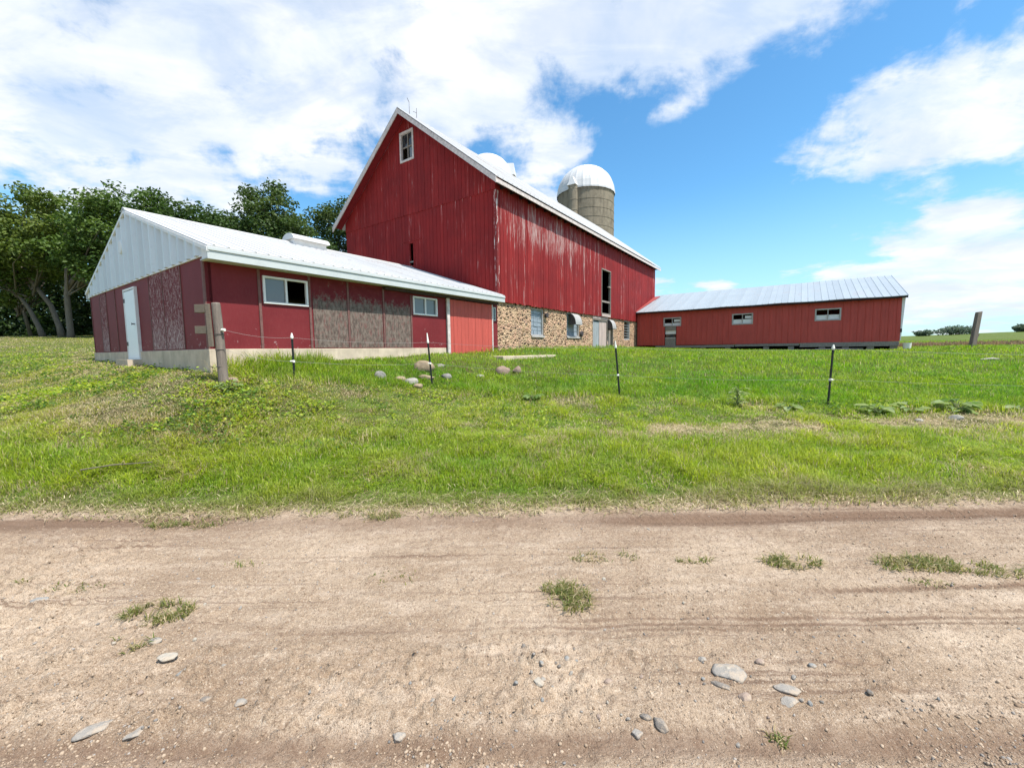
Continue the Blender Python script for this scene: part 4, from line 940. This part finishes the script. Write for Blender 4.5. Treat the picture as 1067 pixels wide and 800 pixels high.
for x, y, sx, sy, sz, mt, lb, rz in (
    (-2.33, 10.75, .30, .20, .19, 'rock_tan', 'largest rounded tan fieldstone behind the second fence stake', .1), (-3.02, 9.4, .15, .12, .13, 'rock_grey', 'upright grey fieldstone at the left end of the stone pile', .5),
    (-2.62, 9.55, .16, .10, .09, 'rock_tan', 'small tan stone right of the upright grey stone', .2), (-2.34, 9.5, .17, .12, .13, 'rock_pale', 'pale grey angular stone in the middle of the pile', .8),
    (-2.1, 10.05, .24, .12, .09, 'rock_tan', 'flat tan slab lying below the largest rounded stone', -.1), (-2.12, 9.22, .13, .09, .08, 'rock_tan', 'lowest small tan stone of the pile', .4),
    (-1.66, 10.4, .16, .11, .10, 'rock_dark', 'small grey brown stone right of the second fence stake', .1), (-.85, 10.85, .12, .08, .06, 'rock_pale', 'flat pale stone alone between two stone groups', .0),
    (-.25, 11.3, .22, .16, .19, 'rock_pink', 'big pink fieldstone in front of the red sliding door', .3), (.14, 11.5, .13, .13, .15, 'rock_pink', 'pale pink upright stone beside the big pink fieldstone', 1.0),
    (-1.95, 11.3, .14, .08, .06, 'rock_pale', 'low pale stone behind the pile near the shed wall', .2),
    (7.4, 6.75, .10, .06, .07, 'rock_pale', 'whitish stone below the dark burdock clump', -.4), (6.75, 6.72, .07, .05, .04, 'rock_pale', 'small whitish stone left of the burdock clump', .3), (-5.0, 7.3, .11, .09, .07, 'rock_pink', 'pale rubble stone at the foot of the wooden corner post', .3), (15.9, 13.6, .4, .16, .07, 'rock_pale', 'flat pale stone in the yard before the leaning grey post', .2)):
    rock(x, y, sx * 1.0, sy * 1.0, sz * 1.0, mt, lb, rz, .33, PG if y > 8 else None)
RG = 'stones set in the dirt road'
for x, y, sx, sy, sz, mt, lb, rz in (
    (.985, 1.78, .072, .078, .012, 'dust_grey', 'largest flat grey stone bedded in the road, right of centre', -.4), (1.19, 1.68, .058, .032, .014, 'dust_grey', 'flat blue grey stone right of the largest flat stone', -.2), (1.16, 1.62, .045, .026, .016, 'dust_grey', 'lower grey stone touching the blue grey flat one', .2),
    (.1, 1.735, .026, .034, .018, 'dust_pale', 'oval pale grey pebble near the centre of the road', .6), (.575, 1.525, .024, .036, .022, 'dust_dark', 'oval slate grey stone with a dark underside near the lower rut', .6), (.53, 1.555, .026, .014, .012, 'dust_dark', 'dark sliver of stone left of the oval slate stone', -.4), (.475, 1.495, .026, .022, .013, 'dust_grey', 'pale grey stone at the edge of the lower rut', .3),
    (-.47, 1.505, .030, .026, .018, 'dust_grey', 'tilted grey stone beside the lower rut, left of centre', .5), (1.16, 1.83, .022, .018, .013, 'dust_pink', 'pink pebble right above the blue grey flat stone', .1), (1.39, 1.805, .020, .014, .012, 'dust_blue', 'small blue pebble farthest right of the stones', -.3), (.915, 1.70, .050, .016, .013, 'dust_dark', 'dark thin stone under the largest flat stone', -.6),
    (.98, 1.64, .03, .024, .014, 'dust_pink', 'pinkish stone below the largest flat stone', .2), (.9, 1.86, .02, .02, .014, 'dust_grey', 'round grey pebble at the upper left of the largest flat stone', 0), (-2.95, 2.42, .055, .03, .008, 'dust_blue', 'flat bluish stone alone at the left of the road', .1), (-1.9, 2.04, .038, .026, .014, 'dust_grey', 'grey stone below the small grass tuft', .3),
    (-1.72, 1.9, .05, .03, .010, 'dust_pale', 'wide flat pale stone left of centre', .1), (-1.58, 1.83, .034, .022, .015, 'dust_blue', 'angular blue grey stone beside the wide pale stone', .8), (-1.72, 1.545, .062, .05, .010, 'dust_grey', 'long flat grey slab bedded at the lower left', .6), (-1.53, 1.53, .042, .032, .012, 'dust_grey', 'second grey slab beside the long slab at lower left', .9),
    (-1.37, 1.69, .026, .016, .016, 'dust_dark', 'dark jagged stone left of the rut', .4), (-1.2, 1.66, .028, .018, .014, 'dust_grey', 'grey stone near the jagged dark one', .1), (.245, 1.865, .016, .022, .016, 'dust_blue', 'upright blue grey pebble above the oval pale one', .3), (.42, 1.745, .022, .014, .011, 'dust_pink', 'pink brown pebble below the wheel track', .2), (-.36, 1.64, .02, .016, .012, 'dust_grey', 'grey pebble above the tilted stone', .9)):
    rock(x, y, sx, sy, sz, mt, lb, rz, .45, RG)
protos = [rock_mesh('pebble', .016, .013, .010, 900 + i, m_, 2) for i, m_ in enumerate(('dust_grey', 'dust_pale', 'dust_dark', 'dust_pink', 'dust_blue', 'dust_grey'))]
for i in range(64):
    o = protos[i] if i < 6 else protos[i % 6].copy()
    if i >= 6: COL.objects.link(o)
    c = [(.25, 1.85, .12, .07), (.6, 1.62, .3, .12), (1.1, 1.7, .35, .12), (-1.4, 1.72, .35, .2), (-.2, 1.68, .3, .12), (-2.0, 2.2, .4, .25), (1.9, 1.7, .6, .2), (0, 2.3, 2.5, .8)][i % 8]
    x, y = RNG.normal(c[0], c[2]), RNG.normal(c[1], c[3]); y = min(3.3, max(1.36, y)); s = .4 + .65 * RNG.random()
    o.location = (x, y, gz1(x, y) + .003); o.rotation_euler = (RNG.random(), RNG.random(), RNG.random() * 6); o.scale = (s, s, s)
    tag(o, 'small loose pebble, barely larger than grit, on the dirt road', 'pebble', 'small pebbles scattered on the dirt road')
def gravel():
    n = 64000; bm = bmesh.new(); bmesh.ops.create_icosphere(bm, subdivisions=1, radius=1); T = np.array([v.co[:] for v in bm.verts]); F = np.array([[v.index for v in f.verts] for f in bm.faces]); bm.free()
    y = 1.3 + 2.3 * RNG.random(n) ** 1.7; x = RNG.uniform(-1, 1, n) * (1.35 * y + .6)
    k = RNG.random(n) < .25 + 1.0 * sstep(.45, .62, fbm(x, y, 1.4, 71)); x, y = x[k], y[k]; n = len(x)
    s = (.0018 + .0062 * RNG.random(n) ** 4.5)[:, None, None] * RNG.uniform(.6, 1.3, (n, 1, 3)); V = T[None] * s * RNG.uniform(.8, 1.2, (n, len(T), 1)); a = RNG.random(n) * 6.28; c, s_ = np.cos(a)[:, None], np.sin(a)[:, None]
    V = np.stack([V[..., 0] * c - V[..., 1] * s_, V[..., 0] * s_ + V[..., 1] * c, V[..., 2]], -1) + np.stack([x, y, ground_z(x, y)], 1)[:, None]
    col = np.where((RNG.random(n) < .88)[:, None], mixc((.22, .155, .105), (.42, .325, .235), RNG.random(n)), mixc((.15, .14, .13), (.34, .30, .26), RNG.random(n)))
    L = (F[None] + (np.arange(n) * len(T))[:, None, None]).ravel()
    tag(npmesh('gravel', V.reshape(-1, 3), L, np.arange(n * len(F)) * 3, M['grit'], np.repeat(col, len(T), 0)), 'fine grit and dirt crumbs on the road', 'gravel', kind='stuff')
def m_grit(g, b): g.set(b.inputs['Base Color'], g.attr('col'))
M['grit'] = mat('grit', m_grit, rough=.95, spec=.1); gravel()

# ------------------------------------------------------------------ fence, posts and small things
def stake(x0, y0, zt, x1, y1, label, mid, cap, drop=.25):
    g0 = gz1(x1, y1); top = Vector((x0, y0, zt + EYE)); bot = Vector((x1, y1, g0)); d = (top - bot)
    o = empty('fence_stake', tuple(bot), 0, label, 'fence stake', 'thin steel stakes of the wire fence')
    L = d.length; dn = d.normalized(); low = -dn * drop; w = .016
    sx = dn.cross(Vector((0, 1, 0))).normalized(); sy = sx.cross(dn).normalized()
    m = MB(); t = d - dn * .015
    def bar(a, b, c, e): m.hexa([low + sx * a + sy * c, low + sx * b + sy * c, low + sx * b + sy * e, low + sx * a + sy * e], [t + sx * a + sy * c, t + sx * b + sy * c, t + sx * b + sy * e, t + sx * a + sy * e])
    bar(-.020, .020, -.004, .004); bar(-.004, .004, .0042, .026)
    for i in range(int(L / .055)): p = dn * (.03 + i * .055); m.hexa([p + sx * -.009 + sy * -.012, p + sx * .009 + sy * -.012, p + sx * .009 + sy * -.0042, p + sx * -.009 + sy * -.0042], [q + dn * .018 for q in (p + sx * -.009 + sy * -.012, p + sx * .009 + sy * -.012, p + sx * .009 + sy * -.0042, p + sx * -.009 + sy * -.0042)])
    m.build('post', M['steel_post'], o)
    c = MB(); c.tube([d - dn * .05, d - dn * .02, d + dn * .005, d + dn * cap * .5, d + dn * cap], [.022, .029, .023, .017, .010], 10); c.build('cap_insulator', M['white_plastic'], o)
    i_ = MB(); p = dn * (L * mid); i_.tube([p - dn * .022, p + dn * .022], .028, 8); i_.tube([p - sx * .0 - sy * .02, p - sy * .06, p - sy * .062 + sx * .03], [.014, .016, .012], 8); i_.build('insulator', M['white_plastic'], o)
    return bot + d, bot + dn * (L * mid)
tops = []
for q in ((-4.26, 8.0, .33, -4.20, 7.9, 'leftmost white capped fence stake, in front of the shed wall', .42, .06), (-1.97, 9.7, .24, -1.88, 9.62, 'fence stake with the longest white cap, standing at the stone pile', .5, .19), (2.34, 9.24, .06, 2.44, 9.24, 'fence stake with a white tip in front of the right end of the stone basement', .42, .12), (6.16, 7.86, -.03, 6.11, 7.86, 'rightmost fence stake, below the grey sill of the right shed', .46, .05)): tops.append(stake(*q))
# wooden corner post with its stub boards
px, py = -5.11, 7.2; g0 = gz1(px, py); ph = .89 + EYE - g0
post = empty('corner_post', (px, py, g0), 0, 'thick round grey wooden post with boards nailed to it at the shed corner', 'post')
m = MB(); m.tube([(.035, 0, -.3), (.02, 0, ph * .3), (0, 0, ph * .8), (-.012, 0, ph - .02), (-.013, 0, ph)], [.080, .075, .070, .067, .058], 20); m.build('post_shaft', M['post_wood'], post, smooth=False)
zz = lambda z: z + EYE - g0
m = MB(); m.hexa([(-.055 - .04, -.13, zz(.13)), (-.055 + .03, -.13, zz(.13)), (-.055 + .03, -.09, zz(.13)), (-.055 - .04, -.09, zz(.13))], [(-.125 - .04, -.06, zz(.87)), (-.125 + .03, -.06, zz(.87)), (-.125 + .03, -.02, zz(.87)), (-.125 - .04, -.02, zz(.87))]); tag(m.build('upright_board', M['tan_wood'], post, bevel=.004), 'leaning tan upright board')
for z0, z1, x0, x1, dy in ((.72, .86, -.34, -.165, -.04), (.36, .49, -.35, -.11, -.05)): MB().box(x0, x1, dy - .03, dy + .06, zz(z0), zz(z1)).build('stub_board', M['tan_wood'], post, bevel=.004)
m = MB()
for z in (.35, .08, -.22): m.lathe([(.076, zz(z) - .006), (.084, zz(z)), (.076, zz(z) + .006)], 18, .012, 0)
m.build('wire_wrap', M['iron'], post)
MB().tube([(.08, -.03, zz(.42)), (.14, -.04, zz(.42))], [.022, .026], 8).build('insulator', M['white_plastic'], post)
# leaning grey post on the right
rx, ry = 20.05, 17.9; g1_ = gz1(rx, ry)
o = empty('leaning_post', (rx, ry, g1_), 0, 'weathered grey wooden post leaning right in the field past the right shed', 'post')
m = MB(); m.hexa([(-.12, -.08, -.4), (.09, -.08, -.4), (.09, .08, -.4), (-.12, .08, -.4)], [(.12, -.07, 1.5), (.31, -.07, 1.53), (.31, .07, 1.52), (.12, .07, 1.49)]); m.build('post_shaft', M['post_wood'], o, bevel=.02)
m = MB(); m.hexa([(.10, -.05, .3), (.15, -.05, .3), (.15, .05, .3), (.10, .05, .3)], [(.20, -.05, .57), (.27, -.05, .55), (.27, .05, .55), (.20, .05, .57)]); m.build('splinter', M['tan_wood'], o)
def wire(pts, label, r=.0028):
    m = MB(); P = []
    for a, b in zip(pts[:-1], pts[1:]):
        a, b = Vector(a), Vector(b); n = 8
        P += [a.lerp(b, i / n) - Vector((0, 0, .05 * (4 * (i / n) * (1 - i / n)))) for i in range(n)]
    P.append(Vector(pts[-1])); m.tube(P, r, 4); tag(m.build('fence_wire', M['wire'], None), label, 'wire', 'wires of the fence')
wire([(px + .12, py - .04, .42 + EYE)] + [tuple(t[0] - Vector((0, 0, .03))) for t in tops] + [(13, 6.6, 1.2)], 'upper fence wire strung from stake top to stake top')
wire([(px + .09, py - .03, .08 + EYE)] + [tuple(t[1]) for t in tops] + [(13, 6.6, .7)], 'lower fence wire clipped to the middle of the stakes')
# slab, stick, white block
s_x, s_y = loc(8.9, -1.35); gz_ = gz1(s_x, s_y)
o = MB().box(-1.25, 1.35, -.42, .42, -.12, .05).build('concrete_slab', M['concrete'], None, bevel=.015); o.location = (s_x - .15, s_y - .1, gz_ - .015); o.rotation_euler = (0, 0, RZ - .2); tag(o, 'flat pale concrete slab in the grass before the red sliding door', 'slab')
zs = gz1(-4.75, 4.5); o = MB().tube([(0, 0, .07), (.28, .09, .10), (.62, .22, .09)], [.010, .009, .005], 6).build('stick', M['tan_wood'], None); o.location = (-4.85, 4.5, zs + .04); tag(o, 'pale dry stick lying in the verge grass on the left', 'stick')
wx, wy = 19.5, 20.25; o = MB().lathe([(.14, 0), (.17, .34), (.175, .36), (.165, .36), (.135, .02), (0, .02)], 18).build('bucket', M['white_plastic'], None, smooth=False); o.location = (wx, wy, gz1(wx, wy) + .02); tag(o, 'small white bucket standing at the right corner of the right shed', 'bucket')

# ------------------------------------------------------------------ trees
def tree(x, y, H, label, crown, trunk, seed, leaves=15000, ls=.26, tone=(.055, .105, .022), tone2=(.115, .175, .036), dark=False, name='broadleaf_tree', group='trees behind the shed', nl=16, zb=None):
    """crown: list of (dx, dy, z, rx, ry, rz) ellipsoids; trunk: list of lists of (dx, dy, z, r)"""
    rg = np.random.default_rng(seed); g0 = gz1(x, y)
    o = empty(name, (x, y, g0), 0, label, 'tree', group); o.scale = (1, 1, zb or .86); tb = MB()
    for pth in trunk: tb.tube([p[:3] for p in pth], [p[3] * .42 for p in pth], 10)
    vol = np.array([c[3] * c[4] * c[5] for c in crown]); pr = vol / vol.sum(); tops = [Vector(p[-2][:3]) for p in trunk]
    cl = []
    nb = int(nl * 7)
    for i in range(nb):
        c = crown[rg.choice(len(crown), p=pr)]; d = rg.normal(size=3); d /= np.linalg.norm(d); q = rg.random() ** .28
        p = np.array([c[0] + d[0] * c[3] * q, c[1] + d[1] * c[4] * q, c[2] + d[2] * c[5] * q]); cl.append((p, .10 * max(c[3], c[5]) + .32 + .45 * rg.random(), rg.random()))
    for i in range(nl):
        p = Vector(cl[i][0]); s = tops[rg.integers(len(tops))]; src = s * (.75 + .25 * rg.random()); m = src.lerp(p, .5) + Vector((rg.normal() * .4, rg.normal() * .4, .5 + rg.normal() * .3))
        tb.tube([src, m, p], [.065, .04, .012], 6, False)
        for k in range(3):
            j = rg.integers(nb); q = Vector(cl[j][0])
            if (q - p).length < 4: tb.tube([m.lerp(p, .4), m.lerp(q, .6) + Vector((0, 0, .2)), q], [.04, .025, .008], 5, False)
    tb.build('trunk', M['bark_dark' if dark else 'bark'], o, smooth=True)
    w = np.array([c[1] ** 2 for c in cl]); w /= w.sum(); k = rg.choice(nb, leaves, p=w)
    C = np.array([c[0] for c in cl])[k]; Rr = np.array([c[1] for c in cl])[k]; ton = np.array([c[2] for c in cl])[k]
    d = norm(rg.normal(size=(leaves, 3))); P = C + d * (Rr * rg.random(leaves) ** .45)[:, None] * np.array([1.15, 1.15, .75])
    N = norm(d * .5 + rg.normal(size=(leaves, 3)) * .7 + np.array([0, 0, .5])); D = norm(np.cross(N, rg.normal(size=(leaves, 3)))); D[:, 2] -= .25; D = norm(D)
    L = ls * (.6 + .7 * rg.random(leaves)); t = np.clip(ton * .7 + .35 * rg.random(leaves), 0, 1); col = mixc(tone, tone2, t) * (.8 + .4 * rg.random(leaves))[:, None]
    leaf_mesh('crown', P, D, N, L, L * .62, col, 'leaf', o, fold=.15)
    return o
BG = 'trees behind the shed'
tree(-35.2, 30.5, 12, 'leafy tree at the left edge with two pale trunks leaning left', [(-.9, 0, 8.2, 4.4, 3.4, 3.6), (2.9, 0, 9.4, 3.2, 3, 3.0), (-3.4, -.5, 5.2, 3.2, 2.8, 2.4), (2.1, -.8, 6.2, 2.4, 2, 1.5), (-1.2, -1.0, 5.0, 3.0, 2, 1.1), (-6.0, -.5, 4.2, 2.2, 2, 1.6)],
     [[(.6, 0, -.2, .52), (.35, 0, .8, .36), (-.25, 0, 2.4, .30), (-1.3, 0, 4.2, .25), (-2.8, 0, 6.5, .15)], [(1.9, .1, -.2, .58), (1.75, .1, .8, .42), (1.3, .1, 2.6, .36), (.1, .1, 4.6, .30), (-1.2, .2, 7.2, .16)], [(-.3, 0, 3.4, .2), (-2.2, -.4, 4.3, .14), (-5.0, -.9, 4.4, .07), (-5.2, -.9, 4.4, .05)]], 1, 20000, tone=(.070, .118, .022), tone2=(.16, .20, .038))
tree(-31.5, 29.5, 11, 'tree with one straight forked trunk just left of the shed gable', [(3.4, 0, 8.0, 3.0, 2.8, 3.4), (5.0, .5, 10.4, 2.2, 2.2, 1.9), (1.2, 0, 6.6, 2.0, 2, 1.8), (5.2, 0, 6.0, 2.6, 2.4, 2.4)],
     [[(0, 0, -.25, .58), (0, 0, .5, .44), (.0, 0, 3.4, .38), (.1, 0, 4.4, .30), (.2, 0, 6.5, .16)], [(.05, 0, 3.8, .26), (1.1, 0, 5.4, .2), (2.2, .2, 7.6, .12)]], 2, 14000)
tree(-23.6, 31, 12, 'dark tree behind the shed gable, its top spiky and uneven', [(-2.2, 0, 9.4, 2.0, 2.2, 2.6), (0, 0, 8.0, 3.0, 2.6, 3.0), (2.6, 0, 7.6, 2.6, 2.4, 2.6), (-3.1, .3, 11.5, .9, .9, 1.0)], [[(0, 0, -.2, .45), (0, 0, 3, .34), (-.2, 0, 6.5, .16)]], 3, 13000, tone=(.042, .084, .020), tone2=(.075, .118, .028), dark=True)
tree(-19.4, 33.5, 12, 'broad dark tree rising right behind the ridge of the shed roof', [(-.2, 0, 9.6, 3.4, 3, 3.2), (2.0, 0, 8.6, 2.6, 2.5, 2.6), (-3.0, 0, 8.2, 2.6, 2.5, 2.4), (.6, 0, 12.4, 1.8, 1.7, 1.6)], [[(0, 0, -.2, .5), (0, 0, 4, .36), (.2, 0, 8, .15)]], 4, 17000, tone=(.042, .082, .021), tone2=(.080, .118, .029), dark=True)
tree(-15.8, 40, 15, 'tree between the rounded roof vent and the big barn', [(-.4, 0, 10.8, 3.0, 3, 3.6), (1.8, 0, 12.6, 2.6, 2.4, 2.6), (2.6, 0, 8.8, 3.2, 3, 3.0), (-1.4, 0, 8.0, 2.0, 2.2, 2.2)], [[(0, 0, -.2, .5), (0, 0, 5, .36), (.4, 0, 10, .15)]], 5, 16000, tone=(.046, .084, .022), tone2=(.085, .118, .031), dark=True)
tree(-45.5, 36, 13, 'far left tree whose trunk stands back in the shade', [(4.6, 0, 8.6, 4.2, 3, 3.8), (8, 0, 9.6, 3, 2.6, 2.4)], [[(3.6, 0, -.2, .34), (3.2, 0, 2.5, .26), (2.2, 0, 5, .15)]], 6, 11000, tone=(.03, .06, .015), tone2=(.07, .105, .024))
def thicket():
    n = 26000; rg = RNG; x = rg.uniform(-62, -12, n); y = 39 + 4 * rg.random(n) - .12 * (x + 35); z = 7.5 * rg.random(n) ** 1.1 * (.75 + .4 * fbm(x, x * 0, .3, 81)); g0 = ground_z(x, y)
    N = norm(rg.normal(size=(n, 3)) + np.array([0, -.2, .5])); D = norm(np.cross(N, rg.normal(size=(n, 3)))); L = .3 + .35 * rg.random(n)
    c = mixc((.022, .042, .012), (.05, .085, .02), fbm(x, z, .6, 82)) * (.7 + .5 * rg.random(n))[:, None]
    tag(leaf_mesh('woodland', np.stack([x, y, g0 + z], 1), D, N, L, L * .6, c, 'leaf'), 'dark undergrowth of the wood behind the tree trunks', 'woodland', kind='stuff')
thicket()
def bush(x, y, h, w, label, seed):
    rg = np.random.default_rng(seed); o = empty('field_bush', (x, y, gz1(x, y)), 0, label, 'bush', 'bushes on the far field horizon'); n = 900
    MB().tube([(0, 0, -.2), (0, 0, h * .5)], [.12, .05], 6).build('trunk', M['bark_dark'], o)
    d = norm(rg.normal(size=(n, 3))); k = (rg.random(n) ** .4)[:, None]; P = d * k * np.array([w, w * .6, h * .5]) * (.7 + .5 * vnoise(d[:, 0] * 2, d[:, 2] * 2, 1.3, seed))[:, None] + np.array([0, 0, h * .5])
    N = norm(rg.normal(size=(n, 3)) + np.array([0, 0, .6])); D = norm(np.cross(N, rg.normal(size=(n, 3)))); L = .5 + .5 * rg.random(n)
    leaf_mesh('crown', P, D, N, L, L * .7, mixc((.09, .13, .085), (.13, .17, .11), rg.random(n)), 'leaf', o)  # leaf colour lightened to paint in distant haze
for i, (x, y, h, w, lb) in enumerate(((163, 151, 3.2, 7, 'widest dark bush on the horizon between the right shed and the leaning post'), (152, 152, 2.0, 3, 'small bush on the horizon nearest the right shed'), (183, 148, 2.2, 2.2, 'small round bush on the horizon just right of the leaning post'), (190, 147, 2.0, 4, 'low bush between the round bush and the right edge of the field'), (200, 146, 2.6, 6, 'long dark bush on the horizon at the right edge'))): bush(x, y, h, w, lb, 300 + i)

# ------------------------------------------------------------------ sky, sun, camera
SUN_AZ, SUN_EL = 120.0, 64.0       # azimuth clockwise from the view direction (+Y)
CLOUDS = [(-0.63, 0.463, 2.138, -0.165, 1.276, -4.595, 1.0), (-0.107, 0.589, 3.824, -0.133, 0.276, -6.985, 0.8), (0.36, 0.604, 2.702, 0.731, -0.917, -13.699, 1.25), (0.62, 0.60, 3.2, .7, -.9, -16.0, 0.65), (0.1, 0.418, 9.976, -0.071, -0.551, -11.123, 0.7), (0.72, 0.365, 4.0, 1.2, 0.9, -12.5, 0.85), (0.844, 0.103, 7.624, 0.406, -1.662, -12.203, 1.6), (0.344, 0.47, 10.034, 5.492, 8.315, -37.689, 0.5), (0.54, 0.306, 20.146, 0.687, -13.671, -73.139, 0.45), (0.457, 0.131, 24.529, 0.598, -4.379, -55.404, 0.6), (0.828, 0.216, 11.007, 1.674, -1.673, -31.314, 0.5), (-0.246, 0.579, 21.824, -12.018, -1.6, -10.927, -0.4), (-0.707, 0.336, 31.329, -2.301, 14.225, -56.934, -0.5), (0.405, 0.325, 4.037, 0.09, -1.133, -7.893, -0.8), (0.559, 0.434, 5.367, 2.571, 4.465, -24.043, -0.6), (0.738, 0.222, 13.514, 0.65, -9.753, -45.83, -0.4), (0.068, 0.537, 15.072, -0.181, -1.195, -29.242, -0.3), (0.242, 0.408, 11.805, 0.089, -1.446, -14.116, -0.4)]
SKY_STR, CLOUD_V = .10, 5.1
world = bpy.data.worlds.new('World'); SC.world = world; world.use_nodes = True
def build_sky():
    nt = world.node_tree; g = G(nt); bg = nt.nodes['Background']; bg.inputs['Strength'].default_value = SKY_STR
    sky = g.n('ShaderNodeTexSky', {'sky_type': 'NISHITA', 'sun_disc': False, 'sun_elevation': R(SUN_EL), 'sun_rotation': R(SUN_AZ), 'air_density': 1.0, 'dust_density': .6, 'ozone_density': 1.6})
    tc = g.n('ShaderNodeTexCoord'); d = tc.outputs['Generated']; x, y, z = g.sep(d)
    az = g.math('ARCTAN2', x, y); el = g.math('ARCSINE', z)
    cov = None
    for c in CLOUDS:
        da, de = g.math('SUBTRACT', az, c[0]), g.math('SUBTRACT', el, c[1])
        u = g.math('MULTIPLY_ADD', da, c[2], g.math('MULTIPLY', de, c[3])); v = g.math('MULTIPLY_ADD', da, c[4], g.math('MULTIPLY', de, c[5]))
        q = g.math('EXPONENT', g.math('MULTIPLY', g.math('MULTIPLY_ADD', u, u, g.math('MULTIPLY', v, v)), -1.0))
        t = g.math('MULTIPLY', q, c[6]); cov = t if cov is None else g.math('ADD', cov, t)
    zz_ = g.math('ADD', g.math('MAXIMUM', z, 0.0), .16)
    p = g.n('ShaderNodeCombineXYZ'); g.set(p.inputs[0], g.math('DIVIDE', x, zz_)); g.set(p.inputs[1], g.math('DIVIDE', y, zz_)); P = p.outputs[0]
    mp = g.n('ShaderNodeMapping'); g.set(mp.inputs[0], P); mp.inputs['Rotation'].default_value = (0, 0, R(-25)); mp.inputs['Scale'].default_value = (.75, 1.5, 1); P2 = mp.outputs[0]
    n1 = g.noise(P2, 1.15, 8, .56, .35); n2 = g.noise(P, 3.6, 7, .6, .3); n3 = g.noise(d, 9, 7, .6, .3)
    f = g.math('ADD', g.math('MULTIPLY', g.math('SUBTRACT', n1, .5), 2.1), g.math('MULTIPLY', g.math('SUBTRACT', n2, .5), 1.9)); f = g.math('ADD', f, g.math('MULTIPLY', g.math('SUBTRACT', n3, .5), 1.5))
    back = g.mapr(y, .25, -.25, 0, .35)
    dens = g.math('ADD', g.math('ADD', g.math('ADD', cov, f), back), -.13)
    a = g.mapr(dens, -.06, .56, 0, 1); veil = g.mapr(g.noise(P2, 2.6, 7, .62, .5), .36, .56, .74, .99); a = g.math('MULTIPLY', a, veil)
    sh = g.mapr(g.math('ADD', g.noise(P, 1.7, 6, .6, .4), g.math('MULTIPLY', dens, .10)), .40, .72)
    cc = g.mix(sh, tuple(CLOUD_V * q for q in (.70, .80, .95)), tuple(CLOUD_V * q for q in (1.0, 1.01, 1.03)))
    low = g.mapr(el, .22, .03)
    cc = g.mix(g.math('MULTIPLY', low, g.mapr(g.noise(g.vec((1, 1, 5), out='Generated'), 6, 5, .6), .42, .62)), cc, tuple(CLOUD_V * q for q in (.76, .84, .94)))
    hs = g.n('ShaderNodeHueSaturation', Saturation=SKY_SAT, Value=SKY_VAL, Color=sky.outputs[0])
    hs2 = g.mix(1.0, hs.outputs[0], (.74, 1.10, 1.14), 'MULTIPLY'); hz = g.mix(g.mapr(el, .35, .0, 0, .6), hs2, tuple(CLOUD_V * q for q in (.58, .84, .98)))
    g.set(bg.inputs['Color'], g.mix(a, hz, cc))
SKY_SAT, SKY_VAL = 1.14, .92
build_sky()
sun = bpy.data.lights.new('sun', 'SUN'); sun.energy = 3.4; sun.angle = R(.6); sun.color = (1, .955, .89)
so = bpy.data.objects.new('sun', sun); COL.objects.link(so)
sd_ = Vector((math.sin(R(SUN_AZ)) * math.cos(R(SUN_EL)), math.cos(R(SUN_AZ)) * math.cos(R(SUN_EL)), math.sin(R(SUN_EL))))
so.rotation_euler = sd_.to_track_quat('Z', 'Y').to_euler(); so.location = (30, -20, 60)
cam = bpy.data.cameras.new('camera'); co = bpy.data.objects.new('camera', cam); COL.objects.link(co); SC.camera = co
cam.sensor_fit = 'HORIZONTAL'; cam.sensor_width = 36; cam.lens = 426.54 / 1067 * 36; cam.clip_start = .05; cam.clip_end = 3000
Rv, Uv, Fv = Vector((0.9999, -0.00115, -0.014)), Vector((0.01404, 0.08221, 0.99652)), Vector((0.0, 0.99661, -0.08222))
co.matrix_world = Matrix(((Rv.x, Uv.x, -Fv.x, 0), (Rv.y, Uv.y, -Fv.y, 0), (Rv.z, Uv.z, -Fv.z, EYE), (0, 0, 0, 1)))
vs = SC.view_settings; vs.view_transform = 'Standard'; vs.look = 'None'; vs.exposure = 1.12; vs.gamma = 1
try: vs.use_curve_mapping = False
except Exception: pass
SC.render.engine = 'CYCLES'
cy_ = SC.cycles; cy_.max_bounces = 6; cy_.diffuse_bounces = 3; cy_.glossy_bounces = 3; cy_.transmission_bounces = 3; cy_.use_denoising = True
